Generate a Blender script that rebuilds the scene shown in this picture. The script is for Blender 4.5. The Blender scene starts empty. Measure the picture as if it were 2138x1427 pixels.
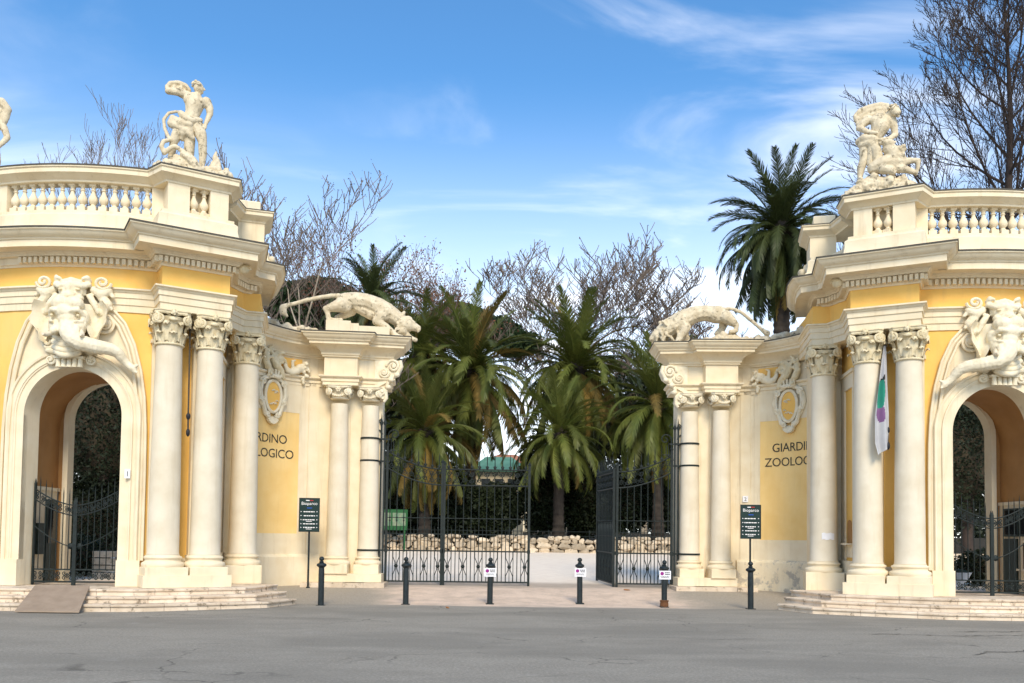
import bpy, bmesh, math, random
from mathutils import Vector, Matrix, Euler, noise
PI = math.pi
R = math.radians
rnd = random.Random(7)
scene = bpy.context.scene
COL = scene.collection

# ------------------------------------------------------------------ camera, sky, sun, exposure
camd = bpy.data.cameras.new('camera')
cam = bpy.data.objects.new('camera', camd); COL.objects.link(cam)
scene.camera = cam
camd.sensor_width = 36.0
camd.lens = 36.0 * 1900.0 / 2138.0
camd.shift_y = (1042 - 713.5) / 2138.0
camd.clip_start = 0.1
camd.clip_end = 3000
cam.location = (-1.36, 0.0, 1.54)
_yaw, _pitch, _roll = R(1.97), R(2.51), R(0.77)
cam.rotation_mode = 'XYZ'
cam.matrix_world = (Matrix.Translation((-1.36, 0, 1.54)) @ Matrix.Rotation(-_yaw, 4, 'Z')
                    @ Matrix.Rotation(PI / 2 + _pitch, 4, 'X') @ Matrix.Rotation(_roll, 4, 'Z'))

SUN_EL, SUN_AZ = 40.0, 175.0          # azimuth the light comes from, clockwise from +Y
world = bpy.data.worlds.new('World'); scene.world = world; world.use_nodes = True
wn = world.node_tree.nodes; wl = world.node_tree.links; wn.clear()
wout = wn.new('ShaderNodeOutputWorld'); bg = wn.new('ShaderNodeBackground')
sky = wn.new('ShaderNodeTexSky'); sky.sky_type = 'NISHITA'; sky.sun_disc = False
sky.sun_elevation = R(SUN_EL); sky.sun_rotation = R(SUN_AZ)
sky.air_density = 1.0; sky.dust_density = 0.3; sky.ozone_density = 2.0
bg.inputs['Strength'].default_value = 0.125
def wnode(t, **k):
    n = wn.new(t)
    for a, b in k.items(): setattr(n, a, b)
    return n
def wmath(op, a, b=None):
    n = wnode('ShaderNodeMath', operation=op)
    for i, s in enumerate((a, b)):
        if s is None: continue
        if isinstance(s, (int, float)): n.inputs[i].default_value = s
        else: wl.new(s, n.inputs[i])
    return n.outputs[0]
tc = wnode('ShaderNodeTexCoord'); sp = wnode('ShaderNodeSeparateXYZ'); wl.new(tc.outputs['Generated'], sp.inputs[0])
zz = wmath('MAXIMUM', wmath('ADD', sp.outputs[2], 0.12), 0.05)
cu = wnode('ShaderNodeCombineXYZ'); wl.new(wmath('DIVIDE', sp.outputs[0], zz), cu.inputs[0]); wl.new(wmath('DIVIDE', sp.outputs[1], zz), cu.inputs[1])
mp = wnode('ShaderNodeMapping'); mp.inputs['Rotation'].default_value = (0, 0, R(-24)); mp.inputs['Scale'].default_value = (0.75, 1.25, 1); mp.inputs['Location'].default_value = (0.4, 2.3, 0)
wl.new(cu.outputs[0], mp.inputs[0])
nA = wnode('ShaderNodeTexNoise'); nA.inputs['Scale'].default_value = 1.5; nA.inputs['Detail'].default_value = 9; nA.inputs['Roughness'].default_value = 0.52; nA.inputs['Distortion'].default_value = 1.4
wl.new(mp.outputs[0], nA.inputs['Vector'])
mr = wnode('ShaderNodeMapRange'); mr.interpolation_type = 'SMOOTHSTEP'
mr.inputs['From Min'].default_value = 0.45; mr.inputs['From Max'].default_value = 0.74; mr.inputs['To Max'].default_value = 0.55
wl.new(nA.outputs['Fac'], mr.inputs['Value'])
nB = wnode('ShaderNodeTexNoise'); nB.inputs['Scale'].default_value = 0.5; nB.inputs['Detail'].default_value = 3; wl.new(cu.outputs[0], nB.inputs['Vector'])
mr2 = wnode('ShaderNodeMapRange'); mr2.interpolation_type = 'SMOOTHSTEP'; mr2.inputs['From Min'].default_value = 0.38; mr2.inputs['From Max'].default_value = 0.62; wl.new(nB.outputs['Fac'], mr2.inputs['Value'])
cloud = wmath('MULTIPLY', mr.outputs[0], mr2.outputs[0])
# thin even veil of cirrus that thickens towards the horizon, all round the sky
veil = wnode('ShaderNodeMapRange'); veil.inputs['From Min'].default_value = 0.02; veil.interpolation_type = 'SMOOTHSTEP'; veil.inputs['From Max'].default_value = 0.47; veil.inputs['To Min'].default_value = 0.80; veil.inputs['To Max'].default_value = 0.0
wl.new(sp.outputs[2], veil.inputs['Value'])
fac = wmath('MINIMUM', wmath('ADD', cloud, veil.outputs[0]), 1.0)
tint = wnode('ShaderNodeMix', data_type='RGBA', blend_type='MULTIPLY'); tint.inputs[0].default_value = 1.0
wl.new(sky.outputs[0], tint.inputs[6]); tint.inputs[7].default_value = (0.50, 0.86, 1.06, 1)
mixc = wnode('ShaderNodeMix', data_type='RGBA'); wl.new(fac, mixc.inputs[0]); wl.new(tint.outputs[2], mixc.inputs[6]); mixc.inputs[7].default_value = (8.6, 8.4, 8.2, 1)
wl.new(mixc.outputs[2], bg.inputs['Color']); wl.new(bg.outputs[0], wout.inputs[0])

sund = bpy.data.lights.new('sun', 'SUN'); sun = bpy.data.objects.new('sun', sund); COL.objects.link(sun)
sund.energy = 2.0; sund.angle = R(20); sund.color = (1.0, 0.87, 0.68)
sun.rotation_euler = (R(90 - SUN_EL), 0, R(180 - SUN_AZ)); sun.rotation_mode = 'XYZ'
_sd = Vector((math.sin(R(SUN_AZ)) * math.cos(R(SUN_EL)), math.cos(R(SUN_AZ)) * math.cos(R(SUN_EL)), math.sin(R(SUN_EL))))
sun.rotation_euler = (-_sd).to_track_quat('-Z', 'Y').to_euler()
sun.location = _sd * 60
scene.view_settings.view_transform = 'Standard'; scene.view_settings.look = 'None'
scene.view_settings.exposure = 0.82; scene.view_settings.gamma = 1.0
scene.view_settings.use_curve_mapping = False

# ------------------------------------------------------------------ materials
MATS = {}
def pm(name, c1, c2, scale=3.0, rough=0.85, bump=0.25, bscale=30.0, streak=None, spots=None, metal=0.0, transl=0.0, rand=0.0, c3=None):
    """procedural material in world space: two-tone noise, optional vertical streaks, dark spots, fine relief"""
    m = bpy.data.materials.new(name); m.use_nodes = True
    nt = m.node_tree; N = nt.nodes; L = nt.links
    p = N['Principled BSDF']; p.inputs['Roughness'].default_value = rough; p.inputs['Metallic'].default_value = metal
    p.inputs['Specular IOR Level'].default_value = 0.3
    g = N.new('ShaderNodeNewGeometry'); pos = g.outputs['Position']
    def nz(s, det=5, vec=None, ro=0.55):
        n = N.new('ShaderNodeTexNoise'); n.inputs['Scale'].default_value = s; n.inputs['Detail'].default_value = det; n.inputs['Roughness'].default_value = ro
        L.new(vec or pos, n.inputs['Vector']); return n.outputs['Fac']
    def rng(v, a, b, t0=0, t1=1):
        r = N.new('ShaderNodeMapRange'); r.inputs['From Min'].default_value = a; r.inputs['From Max'].default_value = b
        r.inputs['To Min'].default_value = t0; r.inputs['To Max'].default_value = t1; L.new(v, r.inputs['Value']); return r.outputs[0]
    def mix(f, a, b):
        x = N.new('ShaderNodeMix'); x.data_type = 'RGBA'
        for i, s in ((0, f), (6, a), (7, b)):
            if isinstance(s, (int, float)): x.inputs[i].default_value = s
            elif isinstance(s, tuple): x.inputs[i].default_value = (*s[:3], 1)
            else: L.new(s, x.inputs[i])
        return x.outputs[2]
    col = mix(rng(nz(scale), 0.35, 0.68), c1, c2)
    if c3: col = mix(rng(nz(scale * 0.37, 4), 0.52, 0.66, 0, 0.8), col, c3)
    if streak:
        mpn = N.new('ShaderNodeMapping'); mpn.inputs['Scale'].default_value = (6, 6, 0.55); L.new(pos, mpn.inputs['Vector'])
        col = mix(rng(nz(1.0, 6, mpn.outputs[0], 0.62), 0.55, 0.78, 0, streak[1]), col, streak[0])
    if spots:
        col = mix(rng(nz(spots[1], 7, None, 0.72), spots[2], spots[2] + 0.09, 0, spots[3]), col, spots[0])
    if rand:
        oi = N.new('ShaderNodeObjectInfo'); h = N.new('ShaderNodeHueSaturation')
        L.new(rng(oi.outputs['Random'], 0, 1, 1 - rand, 1 + rand), h.inputs['Value']); L.new(col, h.inputs['Color']); col = h.outputs[0]
    L.new(col, p.inputs['Base Color'])
    if bump:
        b = N.new('ShaderNodeBump'); b.inputs['Strength'].default_value = bump; b.inputs['Distance'].default_value = 0.02
        L.new(nz(bscale, 6, None, 0.65), b.inputs['Height']); L.new(b.outputs[0], p.inputs['Normal'])
    if transl:
        t = N.new('ShaderNodeBsdfTranslucent'); L.new(col, t.inputs['Color']); ms = N.new('ShaderNodeMixShader'); ms.inputs[0].default_value = transl
        L.new(p.outputs[0], ms.inputs[1]); L.new(t.outputs[0], ms.inputs[2]); L.new(ms.outputs[0], N['Material Output'].inputs['Surface'])
    MATS[name] = m
    return m
pm('cream', (.82, .715, .52), (.76, .635, .43), 2.2, .88, .22, 34, streak=((.50, .39, .24), .55), spots=((.42, .34, .22), 9, .67, .6))
pm('column_plaster', (.76, .68, .53), (.68, .59, .435), 2.0, .85, .18, 40, streak=((.55, .45, .30), .45), spots=((.45, .38, .28), 6, .70, .5))
pm('cream_peeling', (.80, .70, .51), (.74, .62, .42), 2.2, .88, .4, 20, streak=((.50, .39, .24), .5), spots=((.40, .36, .30), 3.2, .50, .85))
pm('yellow_panel', (.90, .64, .27), (.85, .57, .21), 1.6, .9, .2, 34, streak=((.66, .46, .20), .35))
pm('yellow', (.90, .56, .155), (.84, .49, .12), 1.6, .9, .2, 34, streak=((.62, .40, .15), .35), c3=(.86, .56, .19))
pm('yellow_shaded', (.46, .24, .085), (.38, .19, .065), 1.6, .9, .2, 34, streak=((.42, .26, .12), .3))  # same yellow plaster, with the shade of passage and niche darkened into its colour
pm('stone', (.74, .64, .46), (.57, .47, .31), 6.0, .9, .45, 20, spots=((.16, .13, .08), 8, .55, .85), streak=((.45, .38, .24), .5))
pm('capital_stone', (.78, .68, .47), (.64, .53, .32), 7.0, .9, .5, 30, spots=((.22, .18, .10), 9, .60, .75))
pm('relief', (.83, .75, .57), (.73, .63, .44), 5.0, .88, .35, 26, spots=((.36, .29, .18), 10, .61, .6))
pm('travertine', (.74, .62, .48), (.58, .46, .33), 3.0, .85, .6, 14, spots=((.17, .125, .08), 6, .56, .8), streak=((.45, .33, .23), .35), rand=.10)
pm('lead', (.06, .055, .045), (.10, .09, .07), 8, .7, .3, 30)
pm('iron', (.010, .015, .014), (.018, .026, .024), 9, .6, .2, 60)
pm('iron_sheet', (.015, .028, .025), (.022, .038, .033), 4, .55, .2, 40)
pm('bollard_paint', (.012, .018, .02), (.022, .030, .032), 14, .42, .2, 60, spots=((.10, .075, .05), 10, .70, .6))
pm('rust', (.16, .07, .03), (.09, .04, .02), 12, .9, .5, 60)
pm('white_enamel', (.86, .85, .86), (.80, .79, .80), 6, .35, 0)
pm('purple', (.30, .02, .22), (.24, .02, .18), 8, .4, 0)
pm('ink', (.015, .015, .02), (.02, .02, .02), 8, .5, 0)
pm('bluepaint', (.03, .12, .55), (.02, .08, .4), 8, .5, 0)
pm('redpaint', (.5, .04, .04), (.4, .03, .03), 8, .5, 0)
pm('board_green', (.008, .027, .025), (.012, .034, .031), 4, .45, .05, 40)
pm('lettering', (.025, .028, .025), (.04, .04, .035), 9, .7, 0)
pm('plywood', (.34, .26, .19), (.28, .21, .15), 4, .8, .3, 40, streak=((.22, .16, .11), .4))
pm('wood_dark', (.05, .04, .03), (.09, .07, .05), 4, .8, .3, 40)
pm('booth_green', (.010, .022, .018), (.016, .03, .026), 4, .4, .1, 40)
pm('glass_dark', (.012, .014, .016), (.02, .022, .024), 4, .08, 0)
pm('rubble', (.62, .51, .37), (.42, .34, .24), 2.2, .9, .8, 9, spots=((.08, .065, .04), 3, .55, .85), rand=.3)
pm('soil', (.06, .045, .03), (.10, .08, .05), 2, .95, .6, 12)
pm('palm_green', (.085, .108, .020), (.145, .155, .032), 1.2, .5, 0, transl=.2, rand=.35)
pm('palm_dark', (.042, .058, .016), (.065, .082, .024), 1.2, .5, 0, transl=.15, rand=.3)
pm('palm_dry', (.24, .155, .035), (.13, .10, .025), 1.5, .7, 0, transl=.2, rand=.35)
pm('palm_trunk', (.055, .043, .033), (.025, .02, .016), 3, .95, 1.0, 6)
pm('pine_green', (.026, .050, .018), (.046, .074, .026), .35, .6, 0, transl=.1, c3=(.014, .028, .012))
pm('hedge_green', (.012, .019, .007), (.026, .036, .013), .5, .6, 0, transl=.1, c3=(.010, .015, .008))
pm('bark_pale', (.46, .39, .29), (.22, .17, .12), 1.6, .9, .5, 12)
pm('bark_dark', (.035, .026, .022), (.07, .05, .04), 2.5, .9, .5, 12)
pm('twig', (.21, .165, .13), (.12, .09, .07), 2, .9, 0)
pm('bud_red', (.22, .09, .05), (.14, .06, .035), 3, .8, 0)
pm('roof_green', (.10, .26, .19), (.15, .33, .25), 2, .7, .2, 20)
pm('roof_red', (.45, .20, .12), (.36, .15, .09), 2, .8, .2, 20)
pm('board_frame', (.012, .085, .022), (.02, .11, .035), 3, .6, 0)
pm('poster', (.10, .20, .12), (.25, .28, .18), 6, .6, 0)
pm('flag_cloth', (.58, .58, .59), (.48, .48, .50), 3, .8, .1, 20, transl=.25)
pm('flag_green', (.03, .30, .20), (.03, .22, .16), 3, .8, 0, transl=.2)
pm('flag_purple', (.24, .12, .26), (.18, .09, .20), 3, .8, 0, transl=.2)
pm('leaf_litter', (.38, .16, .05), (.28, .14, .06), 9, .9, 0)

# asphalt / gravel ground: one sheet, the surfaces change along the ground
def ground_mat():
    m = bpy.data.materials.new('ground'); m.use_nodes = True
    nt = m.node_tree; N = nt.nodes; L = nt.links; p = N['Principled BSDF']; p.inputs['Roughness'].default_value = .95; p.inputs['Specular IOR Level'].default_value = .04
    g = N.new('ShaderNodeNewGeometry'); pos = g.outputs['Position']; s = N.new('ShaderNodeSeparateXYZ'); L.new(pos, s.inputs[0])
    def nz(sc, det=6, ro=.6, st=None):
        n = N.new('ShaderNodeTexNoise'); n.inputs['Scale'].default_value = sc; n.inputs['Detail'].default_value = det; n.inputs['Roughness'].default_value = ro
        if st:
            mm = N.new('ShaderNodeMapping'); mm.inputs['Scale'].default_value = st; L.new(pos, mm.inputs['Vector']); L.new(mm.outputs[0], n.inputs['Vector'])
        else: L.new(pos, n.inputs['Vector'])
        return n.outputs['Fac']
    def rng(v, a, b, t0=0, t1=1):
        r = N.new('ShaderNodeMapRange'); r.interpolation_type = 'SMOOTHSTEP'; r.inputs['From Min'].default_value = a; r.inputs['From Max'].default_value = b
        r.inputs['To Min'].default_value = t0; r.inputs['To Max'].default_value = t1; L.new(v, r.inputs['Value']); return r.outputs[0]
    def mix(f, a, b, bt='MIX'):
        x = N.new('ShaderNodeMix'); x.data_type = 'RGBA'; x.blend_type = bt
        for i, v in ((0, f), (6, a), (7, b)):
            if isinstance(v, (int, float)): x.inputs[i].default_value = v
            elif isinstance(v, tuple): x.inputs[i].default_value = (*v[:3], 1)
            else: L.new(v, x.inputs[i])
        return x.outputs[2]
    def ma(op, a, b):
        n = N.new('ShaderNodeMath'); n.operation = op
        for i, v in enumerate((a, b)):
            if isinstance(v, (int, float)): n.inputs[i].default_value = v
            else: L.new(v, n.inputs[i])
        return n.outputs[0]
    asp = mix(rng(nz(1.6, 6, .7, (.6, 1.0, 1)), .35, .7), (.27, .245, .203), (.315, .285, .235))
    asp = mix(rng(nz(26, 4, .8), .44, .66, 0, .75), asp, (.43, .395, .33))
    asp = mix(rng(nz(22, 4, .8), .28, .44, .7, 0), asp, (.12, .11, .095))
    asp = mix(rng(nz(60, 3, .7), .60, .78, 0, .55), asp, (.40, .38, .34))
    asp = mix(rng(nz(75, 2, .7), .24, .36, .5, 0), asp, (.09, .085, .08))
    asp = mix(rng(nz(.42, 4, .6, (.5, 1.2, 1)), .42, .62, 0, .45), asp, (.20, .185, .155))
    asp = mix(rng(nz(.9, 5, .7), .60, .72, 0, .5), asp, (.36, .335, .29))
    vd = N.new('ShaderNodeTexVoronoi'); vd.feature = 'DISTANCE_TO_EDGE'; vd.inputs['Scale'].default_value = .55
    dn = N.new('ShaderNodeTexNoise'); dn.inputs['Scale'].default_value = 1.8; dn.inputs['Detail'].default_value = 6; L.new(pos, dn.inputs['Vector'])
    vm = N.new('ShaderNodeVectorMath'); vm.operation = 'MULTIPLY_ADD'; L.new(dn.outputs['Color'], vm.inputs[0]); vm.inputs[1].default_value = (.9, .9, 0); L.new(pos, vm.inputs[2]); L.new(vm.outputs[0], vd.inputs['Vector'])
    ck = ma('MULTIPLY', rng(vd.outputs['Distance'], .003, .016, 1, 0), rng(nz(.33, 3, .6), .50, .60))
    asp = mix(ma('MULTIPLY', ck, .45), asp, (.045, .042, .038))
    gray = mix(rng(nz(30, 4, .7), .35, .7), (.31, .275, .22), (.44, .385, .315))
    pink = mix(rng(nz(2.2, 6, .65), .35, .68), (.74, .58, .45), (.58, .455, .35))
    pink = mix(rng(nz(24, 4, .8), .30, .46, .6, 0), pink, (.30, .24, .19))
    pale = mix(rng(nz(3, 6, .65), .35, .68), (.90, .79, .65), (.84, .72, .59))
    pale = mix(rng(nz(50, 3, .7), .30, .42, .35, 0), pale, (.38, .31, .26))
    y = s.outputs[1]
    ax = ma('ABSOLUTE', s.outputs[0], 0)
    wob = ma('MULTIPLY', ma('SUBTRACT', nz(.9, 5, .6), .5), 1.6)
    # forecourt: pinkish worn surface in the drive, grey near the wings
    fore = mix(rng(ma('ADD', ax, ma('MULTIPLY', wob, 1.2)), 3.0, 4.3), pink, gray)
    col = mix(rng(ma('ADD', y, ma('MULTIPLY', wob, .35)), 20.55, 21.0), asp, fore)
    wet = rng(ma('ADD', y, ma('MULTIPLY', wob, .8)), 24.2, 25.0)
    wet2 = rng(ma('ADD', y, ma('MULTIPLY', wob, .8)), 25.6, 27.0)
    col = mix(ma('MULTIPLY', wet, .55), col, gray)
    col = mix(wet2, col, pale)
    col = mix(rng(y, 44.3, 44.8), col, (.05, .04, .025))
    # grey beside the pavilions at any depth behind the wings
    L.new(col, p.inputs['Base Color'])
    b = N.new('ShaderNodeBump'); b.inputs['Strength'].default_value = .55; b.inputs['Distance'].default_value = .02; L.new(nz(55, 4, .7), b.inputs['Height']); L.new(b.outputs[0], p.inputs['Normal'])
    MATS['ground'] = m
ground_mat()

# ------------------------------------------------------------------ mesh helpers
SX = 1.0     # mirror factor for the side being built
class MB:
    def __init__(self): self.v = []; self.f = []
    def add(self, vs, fs):
        o = len(self.v); self.v += [tuple(v) for v in vs]; self.f += [tuple(i + o for i in f) for f in fs]; return self
    def box(self, x0, x1, y0, y1, z0, z1):
        return self.add([(x0, y0, z0), (x1, y0, z0), (x1, y1, z0), (x0, y1, z0), (x0, y0, z1), (x1, y0, z1), (x1, y1, z1), (x0, y1, z1)],
                 [(0, 3, 2, 1), (4, 5, 6, 7), (0, 1, 5, 4), (1, 2, 6, 5), (2, 3, 7, 6), (3, 0, 4, 7)])
    def obox(self, c, t, ht, hn, z0, z1, b=0.0):
        """box in plan: centre c, unit direction t, half sizes ht along t and hn across; b bevels the top edge"""
        n = (-t[1], t[0])
        q = [(c[0] + a * ht * t[0] + d * hn * n[0], c[1] + a * ht * t[1] + d * hn * n[1]) for a, d in ((-1, -1), (1, -1), (1, 1), (-1, 1))]
        return self.prism(q, z0, z1, b)
    def prism(self, poly, z0, z1, b=0.0):
        k = len(poly); cx = sum(p[0] for p in poly) / k; cy = sum(p[1] for p in poly) / k
        rings = [(z0, 0)] + ([(z1 - b, 0), (z1, b)] if b else [(z1, 0)])
        vs = []
        for z, ins in rings:
            for p in poly:
                d = math.hypot(p[0] - cx, p[1] - cy) or 1; s = 1 - ins / d
                vs.append((cx + (p[0] - cx) * s, cy + (p[1] - cy) * s, z))
        fs = [tuple(range(k - 1, -1, -1)), tuple(range((len(rings) - 1) * k, len(rings) * k))]
        for r in range(len(rings) - 1):
            for i in range(k):
                j = (i + 1) % k; fs.append((r * k + i, r * k + j, r * k + k + j, r * k + k + i))
        return self.add(vs, fs)
    def lathe(self, prof, seg=20, c=(0, 0, 0), cap=True):
        vs = []; fs = []; m = len(prof)
        for i in range(seg):
            a = 2 * PI * i / seg
            for r, z in prof: vs.append((c[0] + r * math.cos(a), c[1] + r * math.sin(a), c[2] + z))
        for i in range(seg):
            j = (i + 1) % seg
            for k in range(m - 1): fs.append((i * m + k, j * m + k, j * m + k + 1, i * m + k + 1))
        if cap:
            fs.append(tuple(i * m for i in range(seg - 1, -1, -1))); fs.append(tuple(i * m + m - 1 for i in range(seg)))
        return self.add(vs, fs)
    def tube(self, pts, rads, seg=8, cap=True, squash=None):
        """tube along a 3-D polyline; squash=(axis vector, factor) flattens the section"""
        P = [Vector(p) for p in pts]; n = len(P)
        if isinstance(rads, (int, float)): rads = [rads] * n
        up = Vector((0, 0, 1)); vs = []; fs = []; last = None
        for i in range(n):
            d = (P[min(i + 1, n - 1)] - P[max(i - 1, 0)])
            if d.length < 1e-9: d = Vector((0, 0, 1))
            d.normalize()
            if last is None:
                x = up.cross(d)
                if x.length < .1: x = Vector((1, 0, 0)).cross(d)
            else: x = last - d * last.dot(d)
            if x.length < 1e-6: x = Vector((1, 0, 0))
            x.normalize(); last = x.copy(); y = d.cross(x)
            for k in range(seg):
                a = 2 * PI * k / seg; o = (x * math.cos(a) + y * math.sin(a)) * rads[i]
                if squash:
                    q = Vector(squash[0]); o = o - q * o.dot(q) * (1 - squash[1])
                vs.append(P[i] + o)
        for i in range(n - 1):
            for k in range(seg):
                j = (k + 1) % seg; fs.append((i * seg + k, i * seg + j, i * seg + seg + j, i * seg + seg + k))
        if cap: fs.append(tuple(range(seg - 1, -1, -1))); fs.append(tuple(range((n - 1) * seg, n * seg)))
        return self.add(vs, fs)
    def sweep(self, path, prof, closed_prof=True, fn=None):
        """profile [(offset, z)] along a plan path with mitred corners"""
        n = len(path); m = len(prof); vs = []; fs = []
        for i in range(n):
            p = Vector(path[i])
            d0 = (p - Vector(path[i - 1])).normalized() if i > 0 else None
            d1 = (Vector(path[i + 1]) - p).normalized() if i < n - 1 else None
            if d0 is None: d0 = d1
            if d1 is None: d1 = d0
            n0 = Vector((-d0.y, d0.x)); n1 = Vector((-d1.y, d1.x)); mm = n0 + n1
            mm = mm / max(.25, mm.dot(n0)) if mm.length > 1e-6 else n0
            for o, z in prof: vs.append((p.x + mm.x * o, p.y + mm.y * o, z))
        for i in range(n - 1):
            for k in range(m if closed_prof else m - 1):
                l = (k + 1) % m; fs.append((i * m + k, i * m + m + k, i * m + m + l, i * m + l))
        if closed_prof: fs.append(tuple(range(m))); fs.append(tuple(range(n * m - 1, (n - 1) * m - 1, -1)))
        return self.add(vs, fs)
    def ell(self, c, r, rot=None, seg=12, rings=8):
        vs = []; fs = []; M = Euler(rot).to_matrix() if rot else Matrix.Identity(3)
        for i in range(rings + 1):
            ph = PI * i / rings
            for k in range(seg):
                a = 2 * PI * k / seg
                v = M @ Vector((r[0] * math.sin(ph) * math.cos(a), r[1] * math.sin(ph) * math.sin(a), r[2] * math.cos(ph)))
                vs.append(Vector(c) + v)
        for i in range(rings):
            for k in range(seg):
                j = (k + 1) % seg; fs.append((i * seg + k, i * seg + j, i * seg + seg + j, i * seg + seg + k))
        return self.add(vs, fs)
    def cap(self, p0, p1, r0, r1, seg=10):
        """tapered capsule"""
        p0 = Vector(p0); p1 = Vector(p1); d = p1 - p0
        if d.length < 1e-6: return self.ell(p0, (r0,) * 3)
        d.normalize(); pts = []; rs = []
        for a in (80, 55, 28): pts.append(p0 - d * r0 * math.sin(R(a))); rs.append(r0 * math.cos(R(a)))
        pts += [p0, p1]; rs += [r0, r1]
        for a in (28, 55, 80): pts.append(p1 + d * r1 * math.sin(R(a))); rs.append(r1 * math.cos(R(a)))
        return self.tube(pts, rs, seg)
    def limb(self, pts, rs):
        for i in range(len(pts) - 1): self.cap(pts[i], pts[i + 1], rs[i], rs[i + 1])
        return self
    def xf(self, fn): self.v = [tuple(fn(*v)) for v in self.v]; return self
    def mesh(self, name, smooth=None):
        me = bpy.data.meshes.new(name); me.from_pydata(self.v, [], self.f); me.validate()
        bm = bmesh.new(); bm.from_mesh(me); bmesh.ops.recalc_face_normals(bm, faces=bm.faces); bm.to_mesh(me); bm.free()
        if smooth:
            me.polygons.foreach_set('use_smooth', [True] * len(me.polygons)); me.set_sharp_from_angle(angle=R(smooth))
        return me
    def build(self, name, mat, parent=None, smooth=None, mirror=True):
        if mirror and SX < 0: self.v = [(-x, y, z) for x, y, z in self.v]
        return link(name, self.mesh(name, smooth), mat, parent)

def base_of(parent):
    while parent.parent: parent = parent.parent
    return parent
def link(name, me, mat=None, parent=None, loc=None, rotz=None):
    if mat and not me.materials: me.materials.append(MATS[mat])
    o = bpy.data.objects.new(name, me); COL.objects.link(o)
    if parent:
        o.parent = parent
        if parent.type == 'EMPTY': o.matrix_parent_inverse = Matrix.Translation(-Vector(parent.location))
        elif any(abs(c) > 1e-9 for c in parent.location) or parent.rotation_euler.z:
            o.matrix_parent_inverse = (Matrix.Translation(parent.location) @ parent.rotation_euler.to_matrix().to_4x4()).inverted()
    if loc is not None: o.location = loc
    if rotz is not None: o.rotation_euler = (0, 0, rotz)
    return o
def thing(name, label, cat, loc=(0, 0, 0), group=None):
    o = bpy.data.objects.new(name, None); COL.objects.link(o); o.location = loc; o.empty_display_size = .3
    o['label'] = label; o['category'] = cat
    if group: o['group'] = group
    return o
def tag(o, label, cat, group=None):
    o['label'] = label; o['category'] = cat
    if group: o['group'] = group
    return o
def struct(o): o['kind'] = 'structure'; return o
def sculpt(name, mb, voxel, mat, parent=None, smooth=3, disp=0.0, dscale=.08, mirror=True):
    """fuse overlapping volumes into one continuous carved surface"""
    if mirror and SX < 0: mb.v = [(-x, y, z) for x, y, z in mb.v]
    me = mb.mesh(name + '_raw'); tmp = bpy.data.objects.new('tmp', me); COL.objects.link(tmp)
    rm = tmp.modifiers.new('r', 'REMESH'); rm.mode = 'VOXEL'; rm.voxel_size = voxel
    if smooth: s = tmp.modifiers.new('s', 'SMOOTH'); s.factor = .5; s.iterations = smooth
    if disp:
        tx = bpy.data.textures.new('c', 'CLOUDS'); tx.noise_scale = dscale; tx.noise_depth = 3
        d = tmp.modifiers.new('d', 'DISPLACE'); d.texture = tx; d.strength = disp; d.texture_coords = 'GLOBAL'; d.mid_level = .5
    dg = bpy.context.evaluated_depsgraph_get(); dg.update()
    out = bpy.data.meshes.new_from_object(tmp.evaluated_get(dg)); out.name = name
    bpy.data.objects.remove(tmp); bpy.data.meshes.remove(me)
    out.polygons.foreach_set('use_smooth', [True] * len(out.polygons)); out.materials.clear()
    return link(name, out, mat, parent)
def spiral(c, u, v, r0, r1, turns, start=0.0, n=30, lift=None, l1=0.0):
    c = Vector(c); u = Vector(u); v = Vector(v); w = Vector(lift) if lift else None; pts = []
    for i in range(n + 1):
        k = i / n; a = start + 2 * PI * turns * k; r = r0 + (r1 - r0) * k ** .8
        q = c + u * (r * math.cos(a)) + v * (r * math.sin(a))
        if w: q = q + w * (l1 * k)
        pts.append(q)
    return pts
def text_mesh(s, size, ext=0.0, align='LEFT', space=1.0):
    cu = bpy.data.curves.new('t', 'FONT'); cu.body = s; cu.size = size; cu.extrude = ext; cu.align_x = align; cu.space_character = space; cu.resolution_u = 3
    o = bpy.data.objects.new('t', cu); COL.objects.link(o); dg = bpy.context.evaluated_depsgraph_get(); dg.update()
    me = bpy.data.meshes.new_from_object(o.evaluated_get(dg)); bpy.data.objects.remove(o); return me
def smooth01(x): x = max(0, min(1, x)); return x * x * (3 - 2 * x)
def gz(x, y):
    if y < 24.6: return .22 * smooth01((y - 21.2) / 3.4)
    if y < 45: return .22 + (y - 24.6) / 20.4 * .70
    return .92 + min(1.0, (y - 45) / 30) * 1.2
def bez(p0, p1, p2, n):
    return [tuple((1 - t) ** 2 * a + 2 * t * (1 - t) * b + t * t * c for a, b, c in zip(p0, p1, p2)) for t in [i / n for i in range(n + 1)]]
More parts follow.
